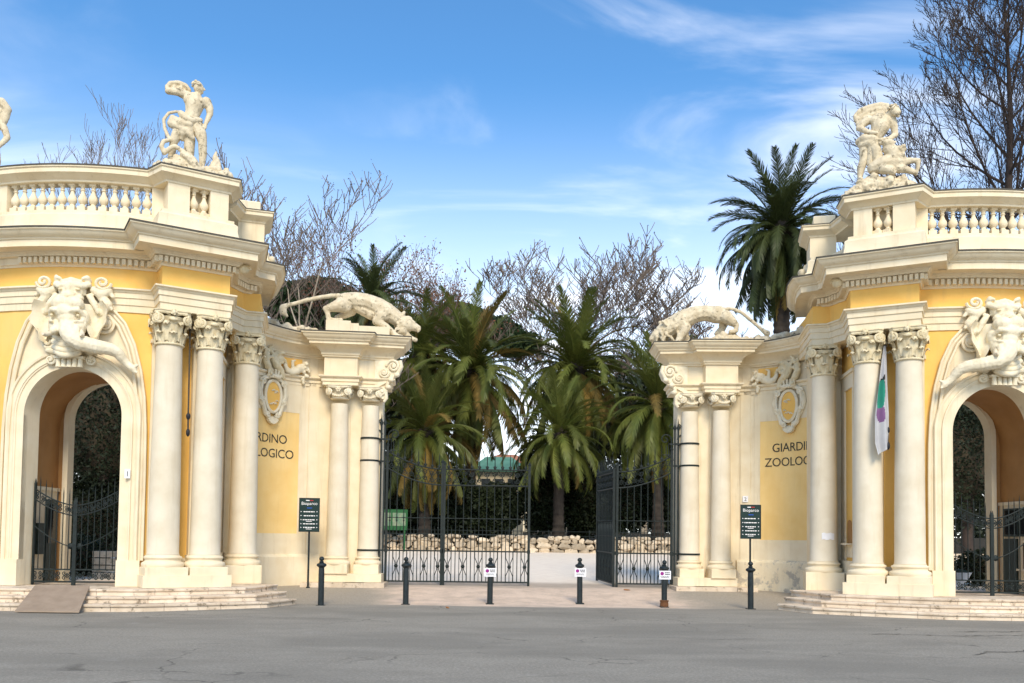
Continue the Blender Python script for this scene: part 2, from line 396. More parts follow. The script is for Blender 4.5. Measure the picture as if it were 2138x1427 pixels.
# ------------------------------------------------------------------ setting
def build_ground():
    xs = [-600, -200, -80, -40, -25, -18] + [-14 + i * .7 for i in range(41)] + [18, 25, 40, 80, 200, 600]
    ys = [-60, -20, -5, 5, 10, 14, 17] + [18 + i * .5 for i in range(30)] + [34, 38, 42, 44, 46, 50, 60, 75, 120, 250, 700]
    vs = [(x, y, gz(x, y) + (0.015 * noise.noise((x * .3, y * .3, 0)) if 5 < y < 45 else 0)) for y in ys for x in xs]
    k = len(xs); fs = [(j * k + i, j * k + i + 1, j * k + k + i + 1, j * k + k + i) for j in range(len(ys) - 1) for i in range(k - 1)]
    m = MB(); m.add(vs, fs); o = m.build('ground', 'ground', smooth=60, mirror=False); struct(o)
    # cracks in the asphalt
    def crack(pts, w, seed):
        r = random.Random(seed); P = []
        for i in range(len(pts) - 1):
            a = Vector(pts[i]); b = Vector(pts[i + 1]); n = max(3, int((b - a).length / .09))
            for q in range(n): P.append(a.lerp(b, q / n) + Vector((r.uniform(-.035, .035), r.uniform(-.045, .045))))
        mb = MB(); vs = []
        for i, p in enumerate(P):
            ww = 1.9 * w * (.3 + r.random()) * min(1, i / 4 + .2, (len(P) - i) / 5)
            zz_ = 0.015 * noise.noise((p.x * .3, p.y * .3, 0)) + .010
            vs += [(p.x, p.y - ww, zz_), (p.x, p.y + ww, zz_)]
        mb.add(vs, [(2 * i, 2 * i + 1, 2 * i + 3, 2 * i + 2) for i in range(len(P) - 1)])
        c = mb.build('crack', 'lead', o, mirror=False)
    for k_, (pts, w) in enumerate(CRACKS): crack(pts, w, 40 + k_)
CRACKS = [([(5.55, 12.55), (6.0, 12.95), (6.45, 13.0), (6.9, 13.35), (7.5, 13.6), (8.3, 13.9), (9.2, 14.4)], .011),
          ([(6.45, 13.0), (6.9, 12.95), (7.3, 12.85)], .008), ([(6.9, 13.35), (7.2, 13.2), (7.6, 13.1)], .008),
          ([(5.0, 15.3), (5.8, 15.35), (6.6, 15.1), (7.4, 15.25), (8.6, 15.6), (9.6, 15.7)], .010),
          ([(7.0, 15.9), (7.8, 15.95), (9.3, 16.25)], .016), ([(6.6, 15.1), (6.9, 14.8), (7.6, 14.9)], .006),
          ([(-9.2, 17.3), (-7.4, 17.0), (-5.6, 17.3), (-3.5, 17.0)], .006), ([(1.2, 14.5), (2.3, 14.2), (3.4, 14.4)], .005)]

# ------------------------------------------------------------------ plan of one side, in (a, y): a = distance from the axis
A0, YF, RC = 10.2, 19.9, 5.7
def bend(s, o, z):
    th = s / RC; r = RC + o
    return (A0 - r * math.sin(th), YF + RC - r * math.cos(th), z)
MID = Vector((7.835, 20.21)); T1 = Vector((-.866, .5)); N1 = Vector((-.5, -.866))
C1 = MID - T1 * .44; C2 = MID + T1 * .44
C3 = Vector((7.05, 22.04)); N3 = Vector((-math.sin(R(16)), -math.cos(R(16)))); T3 = Vector((-math.cos(R(16)), math.sin(R(16))))
C4 = Vector((5.22, 24.70)); C5 = Vector((4.42, 25.00))
def F(u, o=.28): return tuple(MID + N1 * o + T1 * u)
def F3(u, o=.25): return tuple(C3 + N3 * o + T3 * u)
S_END = 1.66
ARC = [bend(-4.2 + i * (S_END + 4.2) / 24, 0, 0)[:2] for i in range(25)]
PATH = ARC + [F(-.68), F(.76), (7.27, 21.16), F3(-.13), F3(.27), (6.99, 23.2), (7.1, 23.9)]
CPATH = PATH[:-3] + [F3(-.03), (6.945, 21.845), (6.965, 21.98), (7.14, 22.6), (7.6, 23.9)]
WPATH = ARC[:-1] + [(8.62, 20.13), tuple(MID - N1 * .45 - T1 * .72), tuple(MID - N1 * .45 + T1 * .75), tuple(C3 - N3 * .42 - T3 * .48), tuple(C3 - N3 * .42 + T3 * .14), (7.2, 23.6), (7.35, 23.9)]
WINGB = [(7.95, 22.3), (7.75, 22.75)] + bez((7.45, 23.2), (6.75, 24.75), (5.75, 24.92), 14)
EPATH = WINGB[2:-1] + [(5.64, 24.92), (5.62, 24.46), (4.74, 24.52), (4.72, 24.76), (3.88, 24.89), (3.93, 25.6)]

def offset_path(path, o):
    res = []; n = len(path)
    for i in range(n):
        p = Vector(path[i]); d0 = (p - Vector(path[i - 1])).normalized() if i else None; d1 = (Vector(path[i + 1]) - p).normalized() if i < n - 1 else None
        d0 = d0 or d1; d1 = d1 or d0; n0 = Vector((-d0.y, d0.x)); n1 = Vector((-d1.y, d1.x)); mm = n0 + n1; mm = mm / max(.25, mm.dot(n0))
        res.append(p + mm * o)
    return res
def along(path):
    L = [0]
    for i in range(1, len(path)): L.append(L[-1] + (Vector(path[i]) - Vector(path[i - 1])).length)
    return L
def at_len(path, L, s):
    for i in range(1, len(path)):
        if s <= L[i] or i == len(path) - 1:
            a = Vector(path[i - 1]); b = Vector(path[i]); k = (s - L[i - 1]) / max(1e-9, L[i] - L[i - 1]); return a.lerp(b, k), (b - a).normalized()

# ------------------------------------------------------------------ shared pieces
def prof_attic_base(r, h=.27):
    return [(r * 1.32, 0), (r * 1.34, .02), (r * 1.36, .05), (r * 1.34, .085), (r * 1.28, .105), (r * 1.20, .11), (r * 1.13, .135), (r * 1.13, .165), (r * 1.2, .185), (r * 1.22, .205), (r * 1.18, .23), (r * 1.08, .235), (r * 1.06, .25), (r * 1.0, h)]
def capital_big():
    m = MB()
    m.lathe([(.30, -.05), (.315, -.035), (.315, -.015), (.30, 0), (.275, .01), (.275, .30), (.29, .42), (.35, .53), (.36, .56)], 20)
    def leaf(ang, z0, h, w, r0, out):
        ca, sa = math.cos(ang), math.sin(ang); rows = []
        prof = [(r0, 0), (r0 + .02, .35), (r0 + .035, .7), (r0 + .07, .93), (r0 + out, 1.0), (r0 + out + .02, .86)]
        wid = [.55, .85, 1.0, .95, .75, .35]
        vs = []
        for (r, k), ww in zip(prof, wid):
            for e in (-1, -.5, 0, .5, 1):
                lat = e * w * ww; rr = r + (.022 if e in (-.5, .5) else (.0 if e else .008)) ; zz_ = z0 + h * k - abs(e) * .035
                vs.append((rr * ca - lat * sa, rr * sa + lat * ca, zz_))
        fs = [(i * 5 + j, i * 5 + j + 1, i * 5 + 6 + j, i * 5 + 5 + j) for i in range(5) for j in range(4)]
        m.add(vs, fs)
    for i in range(8): leaf(i * PI / 4, 0, .24, .10, .285, .11)
    for i in range(8): leaf((i + .5) * PI / 4, .05, .40, .10, .285, .13)
    # volutes on the four corners, both faces
    for q in range(4):
        a = q * PI / 2; n = Vector((math.cos(a), math.sin(a), 0)); t = Vector((-n.y, n.x, 0))
        for e in (-1, 1):
            nn = (n + t * e * .55).normalized(); tt = Vector((-nn.y, nn.x, 0))
            c = n * .345 + t * e * .275 + Vector((0, 0, .495))
            m.tube(spiral(c, tt * -e, (0, 0, 1), .125, .018, 1.9, PI / 2, 26, nn, .03), [.030] * 18 + [.026 - .001 * i for i in range(9)], 6)
            m.ell(c + nn * .02, (.04, .04, .04), None, 6, 4)
            m.tube([n * .30 + t * e * .06 + Vector((0, 0, .60)), n * .345 + t * e * .16 + Vector((0, 0, .63)), c + Vector((0, 0, .125))], [.03, .032, .03], 6)
        m.ell(n * .37 + Vector((0, 0, .64)), (.055, .055, .06), None, 8, 5)
        for k in range(5): m.ell(n * .385 + t * (.05 * math.cos(k * 1.26)) + Vector((0, 0, .645 + .05 * math.sin(k * 1.26))), (.028, .028, .028), None, 6, 4)
        m.ell(n * .33 + Vector((0, 0, .50)), (.05, .10, .045), (0, 0, a), 8, 5)
        # leaf tongues hanging below each volute
        for e in (-1, 1): m.ell(n * .35 + t * e * .17 + Vector((0, 0, .40)), (.035, .045, .06), (0, .4, a), 6, 5)
    poly = []
    for q in range(4):
        a = q * PI / 2 + PI / 4
        for d, r in ((-.13, .475), (.13, .475), (PI / 4, .36)):
            poly.append((r * math.cos(a + d), r * math.sin(a + d)))
    m.prism(poly, .615, .665); m.prism([(x * 1.04, y * 1.04) for x, y in poly], .668, .69)
    return m
def capital_small():
    m = MB()
    m.lathe([(.235, -.06), (.255, -.045), (.255, -.02), (.235, -.01), (.225, 0), (.225, .14), (.27, .2), (.27, .22)], 18)
    for q in range(4):
        a = q * PI / 2; n = Vector((math.cos(a), math.sin(a), 0)); t = Vector((-n.y, n.x, 0))
        for e in (-1, 1):
            nn = (n + t * e * .5).normalized(); tt = Vector((-nn.y, nn.x, 0)); c = n * .285 + t * e * .235 + Vector((0, 0, .13))
            m.tube(spiral(c, tt * -e, (0, 0, 1), .115, .018, 1.8, PI / 2, 24, nn, .025), [.027] * 25, 6); m.ell(c + nn * .02, (.04, .04, .04), None, 6, 4)
            m.tube([n * .26 + Vector((0, 0, .215)), n * .29 + t * e * .12 + Vector((0, 0, .24)), c + Vector((0, 0, .115))], [.03, .03, .027], 6)
        # garland and flower
        for k in range(9):
            x = (k - 4) / 4; m.ell(n * (.275 - .01 * abs(x)) + t * (x * .20) + Vector((0, 0, .015 + .07 * x * x)), (.036, .036, .036), None, 6, 4)
        for k in range(6): m.ell(n * .31 + t * (.045 * math.cos(k * 1.05)) + Vector((0, 0, .19 + .05 * math.sin(k * 1.05))), (.03, .03, .03), None, 6, 4)
        m.ell(n * .34 + Vector((0, 0, .19)), (.03, .03, .03), None, 6, 4)
    poly = []
    for q in range(4):
        a = q * PI / 2 + PI / 4
        for d, r in ((-.13, .43), (.13, .43), (PI / 4, .315)): poly.append((r * math.cos(a + d), r * math.sin(a + d)))
    m.prism(poly, .245, .285); m.prism([(x * 1.05, y * 1.05) for x, y in poly], .288, .31)
    return m
CAPB = capital_big().mesh('capital', 40); CAPB.materials.append(MATS['capital_stone'])
CAPS = capital_small().mesh('capital', 40); CAPS.materials.append(MATS['relief'])
def shaft_mesh(r0, r1, h):
    prof = [(r0 * 1.04, 0), (r0, .03)]
    for i in range(1, 11):
        k = i / 10; prof.append((r0 + (r1 - r0) * (k ** 1.6), .03 + (h - .03) * k))
    me = MB().lathe(prof, 32).mesh('column', 40); me.materials.append(MATS['column_plaster']); return me
SH_BIG = shaft_mesh(.325, .272, 4.57)
SH_SMALL = shaft_mesh(.275, .225, 4.10)
BASE_BIG = MB().lathe(prof_attic_base(.325), 32).mesh('base', 35); BASE_BIG.materials.append(MATS['cream'])
BASE_SMALL = MB().lathe([(r, z * .85) for r, z in prof_attic_base(.275)], 28).mesh('base', 35); BASE_SMALL.materials.append(MATS['cream'])
def baluster_mesh():
    m = MB()
    m.obox((0, 0), (1, 0), .085, .085, 0, .13)
    m.lathe([(.062, .13), (.068, .15), (.05, .17), (.045, .185), (.085, .23), (.100, .28), (.092, .33), (.055, .40), (.038, .455), (.035, .48), (.052, .495), (.052, .51), (.036, .525), (.045, .56), (.06, .585)], 14)
    m.obox((0, 0), (1, 0), .068, .068, .585, .64)
    me = m.mesh('baluster', 40); me.materials.append(MATS['cream']); return me
BAL = baluster_mesh()
DENT = MB().box(-.036, .036, -.055, .055, -.062, .062).mesh('dentil'); DENT.materials.append(MATS['cream'])

def column(root, c, ang, zs, big=True):
    """column part: shaft with base and capital as its pieces; ang is the direction its face looks, mirrored with the side"""
    x = SX * c[0]; y = c[1]
    rz = math.atan2(ang[1], SX * ang[0])
    sh = link('column', SH_BIG if big else SH_SMALL, None, root, (x, y, zs[1]))
    sub = lambda n, me, z: _sub(n, me, sh, (0, 0, z - zs[1]), rz)
    sub('base', BASE_BIG if big else BASE_SMALL, zs[0]); sub('capital', CAPB if big else CAPS, zs[2])
    return sh
def _sub(n, me, parent, loc, rz=0):
    o = bpy.data.objects.new(n, me); COL.objects.link(o); o.parent = parent; o.location = loc; o.rotation_euler = (0, 0, rz); return o

# ------------------------------------------------------------------ the pavilion
def arch_z(s, hw=1.03, zc=4.07):
    return zc + math.sqrt(max(0, hw * hw - s * s))
def pavilion(side):
    global SX; SX = side
    nm = ('with the draped youth and coiled serpent statue above' if side < 0 else 'with the wrestler statue above, white flag between its columns')
    root = thing('gate_pavilion', 'yellow and cream baroque pavilion ' + nm, 'pavilion', (SX * 9.0, 20.6, .4))
    # --- walls
    m = MB(); ss = sorted(set([-4.2, -3.4, -2.6, -1.9, -1.45, -1.03] + [1.03 * math.sin(i * PI / 24) for i in range(-12, 13)] + [1.03, 1.3, S_END]))
    lo = lambda s: arch_z(s) if abs(s) <= 1.03 else .40
    for i in range(len(ss) - 1):
        a, b = ss[i], ss[i + 1]
        inside = (a + b) / 2 > -1.03 and (a + b) / 2 < 1.03
        za = arch_z(a) if inside else .40; zb = arch_z(b) if inside else .40
        m.add([bend(a, 0, za), bend(b, 0, zb), bend(b, 0, 6.4), bend(a, 0, 6.4)], [(0, 1, 2, 3)])
    m.build('wall', 'yellow', root)
    w = WPATH[24:28]; m = MB(); m.sweep(w, [(0, .4), (0, 6.4)], False); m.build('wall', 'yellow', root)
    m = MB(); m.sweep(WPATH[27:], [(0, .4), (0, 6.4)], False); m.build('wall', 'cream', root)
    # cream reveal of the arch
    m = MB(); pts = [(-1.03, .40), (-1.03, 2.2)] + [(1.03 * -math.cos(i * PI / 28), 4.07 + 1.03 * math.sin(i * PI / 28)) for i in range(29)] + [(1.03, 2.2), (1.03, .40)]
    vs = [bend(s, .10, z) for s, z in pts] + [bend(s, -.42, z) for s, z in pts]; k = len(pts)
    m.add(vs, [(i, i + 1, k + i + 1, k + i) for i in range(k - 1)]); m.build('arch_reveal', 'cream', root, 30)
    # archivolt bands: profile rings round the opening
    def band(rin, prof, z0=.95, z1=None, nm_='archivolt', mat='cream'):
        pts = [(-1, z0, 0), (-1, 2.0, 0), (-1, 3.2, 0)] + [(-math.cos(i * PI / 32), 4.07, math.sin(i * PI / 32)) for i in range(33)] + [(1, 3.2, 0), (1, 2.0, 0), (1, z0, 0)]
        mm = MB(); vs = []; q = len(prof)
        for cx, zb, sz in pts:
            for r, o in prof:
                rr = rin + r; vs.append(bend(cx * rr, o, zb + sz * rr))
        fs = [(i * q + j, i * q + j + 1, i * q + q + j + 1, i * q + q + j) for i in range(len(pts) - 1) for j in range(q - 1)]
        mm.add(vs, fs); mm.build(nm_, mat, root, 30)
    band(1.03, [(0, -.05), (0, .10), (.16, .10), (.165, .125), (.19, .13), (.20, .15), (.23, .15), (.235, .11), (.33, .11), (.34, .15), (.38, .16), (.40, .13), (.40, -.02)])
    m = MB()
    for e in (-1, 1):
        vs = [bend(e * s, o, z) for z in (.40, .96) for s, o in ((1.02, -.1), (1.02, .17), (1.48, .17), (1.48, -.02))]
        m = MB(); m.add(vs, [(0, 1, 5, 4), (1, 2, 6, 5), (2, 3, 7, 6), (4, 5, 6, 7)]); m.build('jamb_block', 'cream', root)
    # hood mould: rises outside the archivolt and curls into a large volute
    for e in (-1, 1):
        P = [(1.50, .96), (1.50, 2.0), (1.50, 3.0), (1.49, 3.8), (1.45, 4.5), (1.36, 5.1), (1.22, 5.65), (1.02, 6.1), (.82, 6.33)]
        sp_ = [(.66 + .30 * math.cos(a), 6.10 + .30 * math.sin(a)) for a in (.75,)]
        def crv(off):
            q = []
            pts = [Vector(p) for p in P]
            for i, p in enumerate(pts):
                d = (pts[min(i + 1, len(pts) - 1)] - pts[max(i - 1, 0)]).normalized(); q.append(p + Vector((-d.y, d.x)) * off)
            return q
        m = MB()
        for off, r, o in ((-.02, .035, .10), (.13, .035, .12), (.055, .05, .05)):
            c = crv(off); fine = []
            for i in range(len(c) - 1):
                for k in range(4): fine.append(c[i].lerp(c[i + 1], k / 4))
            fine.append(c[-1])
            # spiral continuation
            cen = Vector((.66, 6.08)); v0 = c[-1] - cen; a0 = math.atan2(v0.y, v0.x); r0 = v0.length
            for i in range(1, 34):
                k = i / 33; rr = r0 * (1 - .86 * k); a = a0 + k * 2 * PI * 1.45
                if r0 > .33 and k > .75: break
                fine.append(cen + Vector((math.cos(a), math.sin(a))) * rr)
            m.tube([bend(e * p.x, o + .05 * max(0, (i - 32) / 33), p.y) for i, p in enumerate(fine)], r, 6)
        m.ell(bend(e * .66, .16, 6.08), (.09, .09, .09), None, 8, 6)
        # flat field between hood and arch
        m.build('hood_mould', 'cream', root, 50)
        m = MB(); vs = []
        zz_ = [.96, 2, 3, 3.8, 4.3, 4.7, 5.1, 5.5, 5.8, 6.1]; outs = [1.5, 1.5, 1.5, 1.49, 1.47, 1.43, 1.35, 1.26, 1.17, 1.0]
        for z, so in zip(zz_, outs):
            si = 1.40 if z <= 4.07 else math.sqrt(max(0, 1.40 ** 2 - (z - 4.07) ** 2))
            si = min(si, so - .01) if z < 5.4 else max(si, .25)
            vs += [bend(e * si, .06, z), bend(e * so, .06, z)]
        m.add(vs, [(2 * i, 2 * i + 1, 2 * i + 3, 2 * i + 2) for i in range(len(zz_) - 1)]); m.build('spandrel', 'cream', root)
    # --- passage behind the arch
    m = MB(); hw = 1.16; yb = 21.85
    prof = [(-hw, .40), (-hw, 3.95)] + [(-hw * math.cos(i * PI / 16), 3.95 + hw * math.sin(i * PI / 16)) for i in range(1, 16)] + [(hw, 3.95), (hw, .40)]
    vs = [(A0 - s, 20.28, z) for s, z in prof] + [(A0 - s, yb, z) for s, z in prof]; k = len(prof)
    m.add(vs, [(i, i + 1, k + i + 1, k + i) for i in range(k - 1)]); m.build('passage_wall', 'yellow_shaded', root, 40)
    m = MB(); m.box(A0 - 1.35, A0 + 1.35, 20.1, yb, .28, .395); m.build('passage_floor', 'travertine', root)
    m = MB(); hb = .92; pts = [(-hb, .4), (-hb, 4.2)] + [(-hb * math.cos(i * PI / 20), 4.2 + hb * math.sin(i * PI / 20)) for i in range(1, 20)] + [(hb, 4.2), (hb, .4)]
    for (s0, s1) in ((-2.6, -hb), (hb, 2.2)):
        m.add([(A0 - s0, yb, .1), (A0 - s1, yb, .1), (A0 - s1, yb, 7.9), (A0 - s0, yb, 7.9)], [(0, 1, 2, 3)])
    for i in range(1, len(pts) - 2):
        (s0, z0), (s1, z1) = pts[i], pts[i + 1]; m.add([(A0 - s0, yb, z0), (A0 - s1, yb, z1), (A0 - s1, yb, 7.9), (A0 - s0, yb, 7.9)], [(0, 1, 2, 3)])
    m.build('rear_wall', 'yellow_shaded', root)
    m = MB(); vs = []
    for s, z in pts:
        kx = 1.0; d = Vector((s, max(0, z - 4.2))).normalized() * .12
        vs += [(A0 - s, yb + .25, z), (A0 - s, yb - .06, z), (A0 - s - d.x, yb - .06, z + d.y), (A0 - s - d.x, yb, z + d.y)]
    m.add(vs, [(i * 4 + j, i * 4 + j + 1, i * 4 + j + 5, i * 4 + j + 4) for i in range(len(pts) - 1) for j in range(3)]); m.build('rear_arch_trim', 'cream', root, 30)
    # dado, door and ticket window on the outer passage wall
    xw = A0 + hw - .02
    m = MB(); m.box(xw - .012, xw, 20.28, yb - .02, .40, 2.5); m.build('dado', 'cream', root)
    m = MB(); m.box(xw - .05, xw, 20.28, yb - .02, 2.5, 2.58); m.build('dado_rail', 'cream', root)
    if side < 0:
        d = MB().box(xw - .06, xw - .02, 21.2, 21.68, .40, 2.3).build('door', 'booth_green', root)
        MB().box(xw - .075, xw - .06, 21.27, 21.61, 1.3, 2.2).build('pane', 'glass_dark', d)
        b = MB().box(xw - .10, xw - .02, 20.75, 21.05, 1.05, 1.75).build('letter_case', 'booth_green', root)
    else:
        for (y0, y1) in ((20.4, 20.95), (21.02, 21.6)):
            f_ = MB().box(xw - .05, xw - .02, y0, y1, 1.75, 2.42).build('window', 'booth_green', root)
            MB().box(xw - .06, xw - .05, y0 + .04, y1 - .04, 1.8, 2.38).build('pane', 'glass_dark', f_)
        d = MB().box(xw - .06, xw - .02, 21.05, 21.6, .40, 1.7).build('door', 'booth_green', root)
        MB().box(xw - .06, xw - .02, 20.42, 20.8, 1.0, 1.6).build('ticket_window', 'glass_dark', root)
        MB().box(xw - .2, xw - .02, 20.38, 20.84, .95, 1.0).build('counter', 'cream', root)
    # --- pilasters behind the columns
    for c, nrm, tt in ((C1, N1, T1), (C2, N1, T1), (C3, N3, T3)):
        p = c - nrm * .36 - (tt * .10 if c is C3 else tt * 0); hw_ = .24 if c is C3 else .30
        m = MB(); m.obox(p, tt, hw_, .10, .83, 5.72); m.obox(p + nrm * .0, tt, hw_ + .035, .13, 5.72, 5.80); m.obox(p, tt, hw_, .10, 5.80, 6.37)
        m.obox(p, tt, hw_ + .06, .14, .83, .95); m.obox(p, tt, hw_ + .03, .12, .95, 1.08); m.build('pilaster', 'cream', root)
        m = MB()
    # side panel between second and third column
    a = Vector(WPATH[26]); b = Vector(WPATH[27]); d = (b - a).normalized(); n = Vector((-d.y, d.x)); L_ = (b - a).length
    def side_rect(u0, u1, z0, z1, o0, o1, nm_, mat, par=None):
        q = [a + d * u0 + n * o0, a + d * u1 + n * o0, a + d * u1 + n * o1, a + d * u0 + n * o1]
        return MB().prism([tuple(v) for v in q], z0, z1).build(nm_, mat, par or root)
    side_rect(.05, .18, .83, 5.6, 0, .04, 'panel_frame', 'cream'); side_rect(L_ - .42, L_ - .05, .83, 5.6, 0, .04, 'panel_frame', 'cream')
    side_rect(.18, L_ - .42, 5.25, 5.6, 0, .04, 'panel_frame', 'cream'); side_rect(0, L_, 5.6, 5.68, 0, .08, 'string_course', 'cream'); side_rect(0, L_, .83, 1.12, 0, .08, 'base_course', 'cream')
    if side > 0:
        nb = side_rect(.30, L_ - .5, 1.50, 1.54, .0, .16, 'niche_sill', 'cream')
        side_rect(.36, L_ - .56, 1.54, 2.0, .002, .012, 'niche', 'yellow_shaded')
        uu = (.36 + L_ - .56) / 2; w_ = (L_ - .92) / 2
        m = MB(); vs = []
        for i in range(13):
            an = PI * i / 12
            for o in (.002, .012): q = a + d * (uu - w_ * math.cos(an)) + n * o; vs.append((q.x, q.y, 2.0 + .10 * math.sin(an)))
        m.add(vs, [tuple(range(1, 26, 2))]); m.build('niche_head', 'yellow_shaded', root)
        side_rect(.30, L_ - .5, 1.20, 1.50, .0, .02, 'niche_apron', 'cream')
    # wall base behind columns
    m = MB(); m.sweep(WPATH[24:28], [(-.02, .4), (.10, .4), (.10, .83), (.06, .86), (.06, 1.0), (-.02, 1.02)]); m.build('base_course', 'cream', root)
    # --- plinths
    m = MB(); m.obox(MID, T1, .92, .46, .40, .66); m.build('pedestal', 'cream', root)
    for c in (C1, C2): MB().obox(c, T1, .44 if c is C1 else .40, .43, .66, .83, .01).build('plinth', 'cream', root)
    MB().obox(C3 - N3 * .1, T3, .44, .52, .40, .83, .01).build('plinth', 'cream', root)
    for c, nn in ((C1, N1), (C2, N1), (C3, N3)): column(root, c, nn, (.83, 1.10, 5.68))
    # --- entablature
    MB().sweep(PATH, [(-.3, 6.37), (.03, 6.37), (.03, 6.52), (.055, 6.525), (.055, 6.67), (.08, 6.675), (.08, 6.78), (.10, 6.79), (.12, 6.83), (.16, 6.84), (.16, 6.875), (-.3, 6.89)]).build('architrave', 'cream', root)
    MB().sweep(PATH, [(0, 6.86), (0, 7.34)], False).build('frieze', 'yellow', root)
    co = MB().sweep(CPATH, [(-.4, 7.32), (.03, 7.32), (.05, 7.36), (.08, 7.365), (.08, 7.51), (.19, 7.515), (.21, 7.55), (.25, 7.575), (.26, 7.60), (.30, 7.61), (.54, 7.615), (.54, 7.60), (.57, 7.60), (.57, 7.74), (.60, 7.75), (.61, 7.78), (.66, 7.80), (.72, 7.85), (.75, 7.90), (.78, 7.91), (.78, 7.945), (-.4, 7.99)]).build('cornice', 'cream', root, 25)
    MB().sweep(CPATH, [(.80, 7.938), (.80, 7.968), (.3, 7.988), (.3, 7.97)]).build('flashing', 'lead', root)
    # dentils
    dp = offset_path(CPATH, .125); 
    for i in range(12, len(CPATH) - 4):
        p0, p1 = dp[i], dp[i + 1]; L_ = (p1 - p0).length
        if L_ < .05: continue
        k = max(1, round(L_ / .112)); dd = (p1 - p0).normalized()
        for j in range(k):
            q = p0.lerp(p1, (j + .5) / k)
            if (q - dp[-1]).length < .05: continue
            link('dentil', DENT, None, co, (SX * q.x, q.y, 7.437), math.atan2(dd.y, SX * dd.x))
    # corner scroll under the cornice between ressaut and side
    m = MB(); p = Vector(F(.76, .42)) + T1 * .12
    m.tube(spiral((p.x - .12, p.y + .1, 7.50), (T1.x, T1.y, 0), (0, 0, 1), .13, .02, 1.6, 0, 20), .04, 6); m.ell((p.x - .12, p.y + .1, 7.50), (.12, .12, .11), None, 8, 6)
    m.build('scroll_bracket', 'capital_stone', root, 50)
    MB().prism([tuple(p) for p in offset_path(PATH, -.03)] + [(8.2, 24.0), (14.0, 24.0)], 6.372, 6.395).build('soffit', 'cream', root)
    # --- roof and attic
    poly = [(x, y) for x, y in offset_path(PATH, -.05)] + [(8.2, 24.0), (14.0, 24.0)]
    MB().prism([tuple(p) for p in poly], 7.86, 7.93).build('roof', 'travertine', root)
    ap = ARC + [F(-.66, .25), F(.74, .25), (7.29, 21.14), F3(-.13, .2), F3(.24, .2), (7.02, 23.2)]
    MB().sweep(ap, [(-.35, 7.93), (.34, 7.96), (.30, 8.04), (.19, 8.16), (.16, 8.3), (.16, 8.44), (.12, 8.47), (.08, 8.50), (.08, 8.56), (-.35, 8.56)]).build('attic_base', 'cream', root, 25)
    bp = [bend(-4.2 + i * (1.42 + 4.2) / 20, -.12, 0)[:2] for i in range(21)]
    rp = bp + [F(-.60, .12)]
    cp = ARC[:-1] + [bend(1.52, -.03, 0)[:2], F(-.62, .18), F(.72, .18), (7.22, 20.95)]
    MB().sweep(cp, [(-.32, 9.20), (.04, 9.20), (.05, 9.24), (.10, 9.27), (.17, 9.33), (.22, 9.35), (.22, 9.44), (.25, 9.46), (.25, 9.50), (-.32, 9.52)]).build('coping', 'cream', root, 25)
    MB().sweep(cp, [(.262, 9.488), (.262, 9.518), (-.2, 9.54), (-.2, 9.515)]).build('flashing', 'lead', root)
    MB().prism([F(-.62, .18), F(.72, .18), tuple(Vector(F(.72, .18)) - N1 * 1.0), tuple(Vector(F(-.62, .18)) - N1 * 1.0)], 9.36, 9.50).build('coping_slab', 'cream', root)
    # balusters along the curved front
    for i in list(range(14)) + list(range(16, 20)):
        s = 1.38 - i * .23
        x, y, _ = bend(s, -.12, 0); link('baluster', BAL, None, root, (SX * x, y, 8.56), SX * (-s / RC))
    for s0, s1 in ((1.49, 1.76), (-1.98, -1.74)):
        q = [bend(s0, .0, 0)[:2], bend(s1, .0, 0)[:2], bend(s1, -.26, 0)[:2], bend(s0, -.26, 0)[:2]]
        MB().prism(q, 8.555, 9.205).build('attic_pier', 'cream', root)
    # ressaut pedestal of the statue with its two balusters
    def ped(u0, u1, o0, o1, nm_): 
        q = [F(u0, o0), F(u1, o0), F(u1, o1), F(u0, o1)]; MB().prism(q, 8.555, 9.205).build(nm_, 'cream', root)
    ped(-.60, -.14, .20, -.75, 'attic_pier'); ped(.30, .70, .20, -.75, 'attic_pier'); ped(-.145, .305, -.10, -.7, 'attic_recess')
    for u in (-.03, .19): p = F(u, .07); link('baluster', BAL, None, root, (SX * p[0], p[1], 8.56), SX * R(30))
    # attic block over the third column
    q = [F3(-.30, .12), F3(.32, .12), F3(.32, -1.0), F3(-.30, -1.0)]; MB().prism(q, 8.55, 9.15).build('attic_pier', 'cream', root)
    c3p = [(7.32, 21.12), F3(-.28, .12), F3(.32, .12), (6.98, 23.0)]
    MB().sweep(c3p, [(-.5, 9.10), (.02, 9.10), (.03, 9.14), (.10, 9.19), (.16, 9.22), (.18, 9.24), (.18, 9.31), (.21, 9.33), (.21, 9.36), (-.5, 9.38)]).build('coping', 'cream', root, 25)
    MB().sweep(c3p, [(.222, 9.357), (.222, 9.372), (-.3, 9.39), (-.3, 9.375)]).build('flashing', 'lead', root)
    q = [F3(-.30, -.1), F3(.22, -.1), F3(.22, -1.1), F3(-.30, -1.1)]; MB().prism(q, 9.35, 9.72, .03).build('attic_block', 'cream', root)
    # little carved beast on the cornice corner
    m = MB(); p = Vector(F3(.5, .0)); m.ell((p.x + .06, p.y + .1, 8.12), (.16, .22, .15)); m.ell((p.x - .02, p.y - .02, 8.26), (.10, .11, .10)); m.ell((p.x + .12, p.y + .1, 8.36), (.06, .08, .16))
    sculpt('corner_carving', m, .03, 'stone', root, 2, .03, .06)
    return root
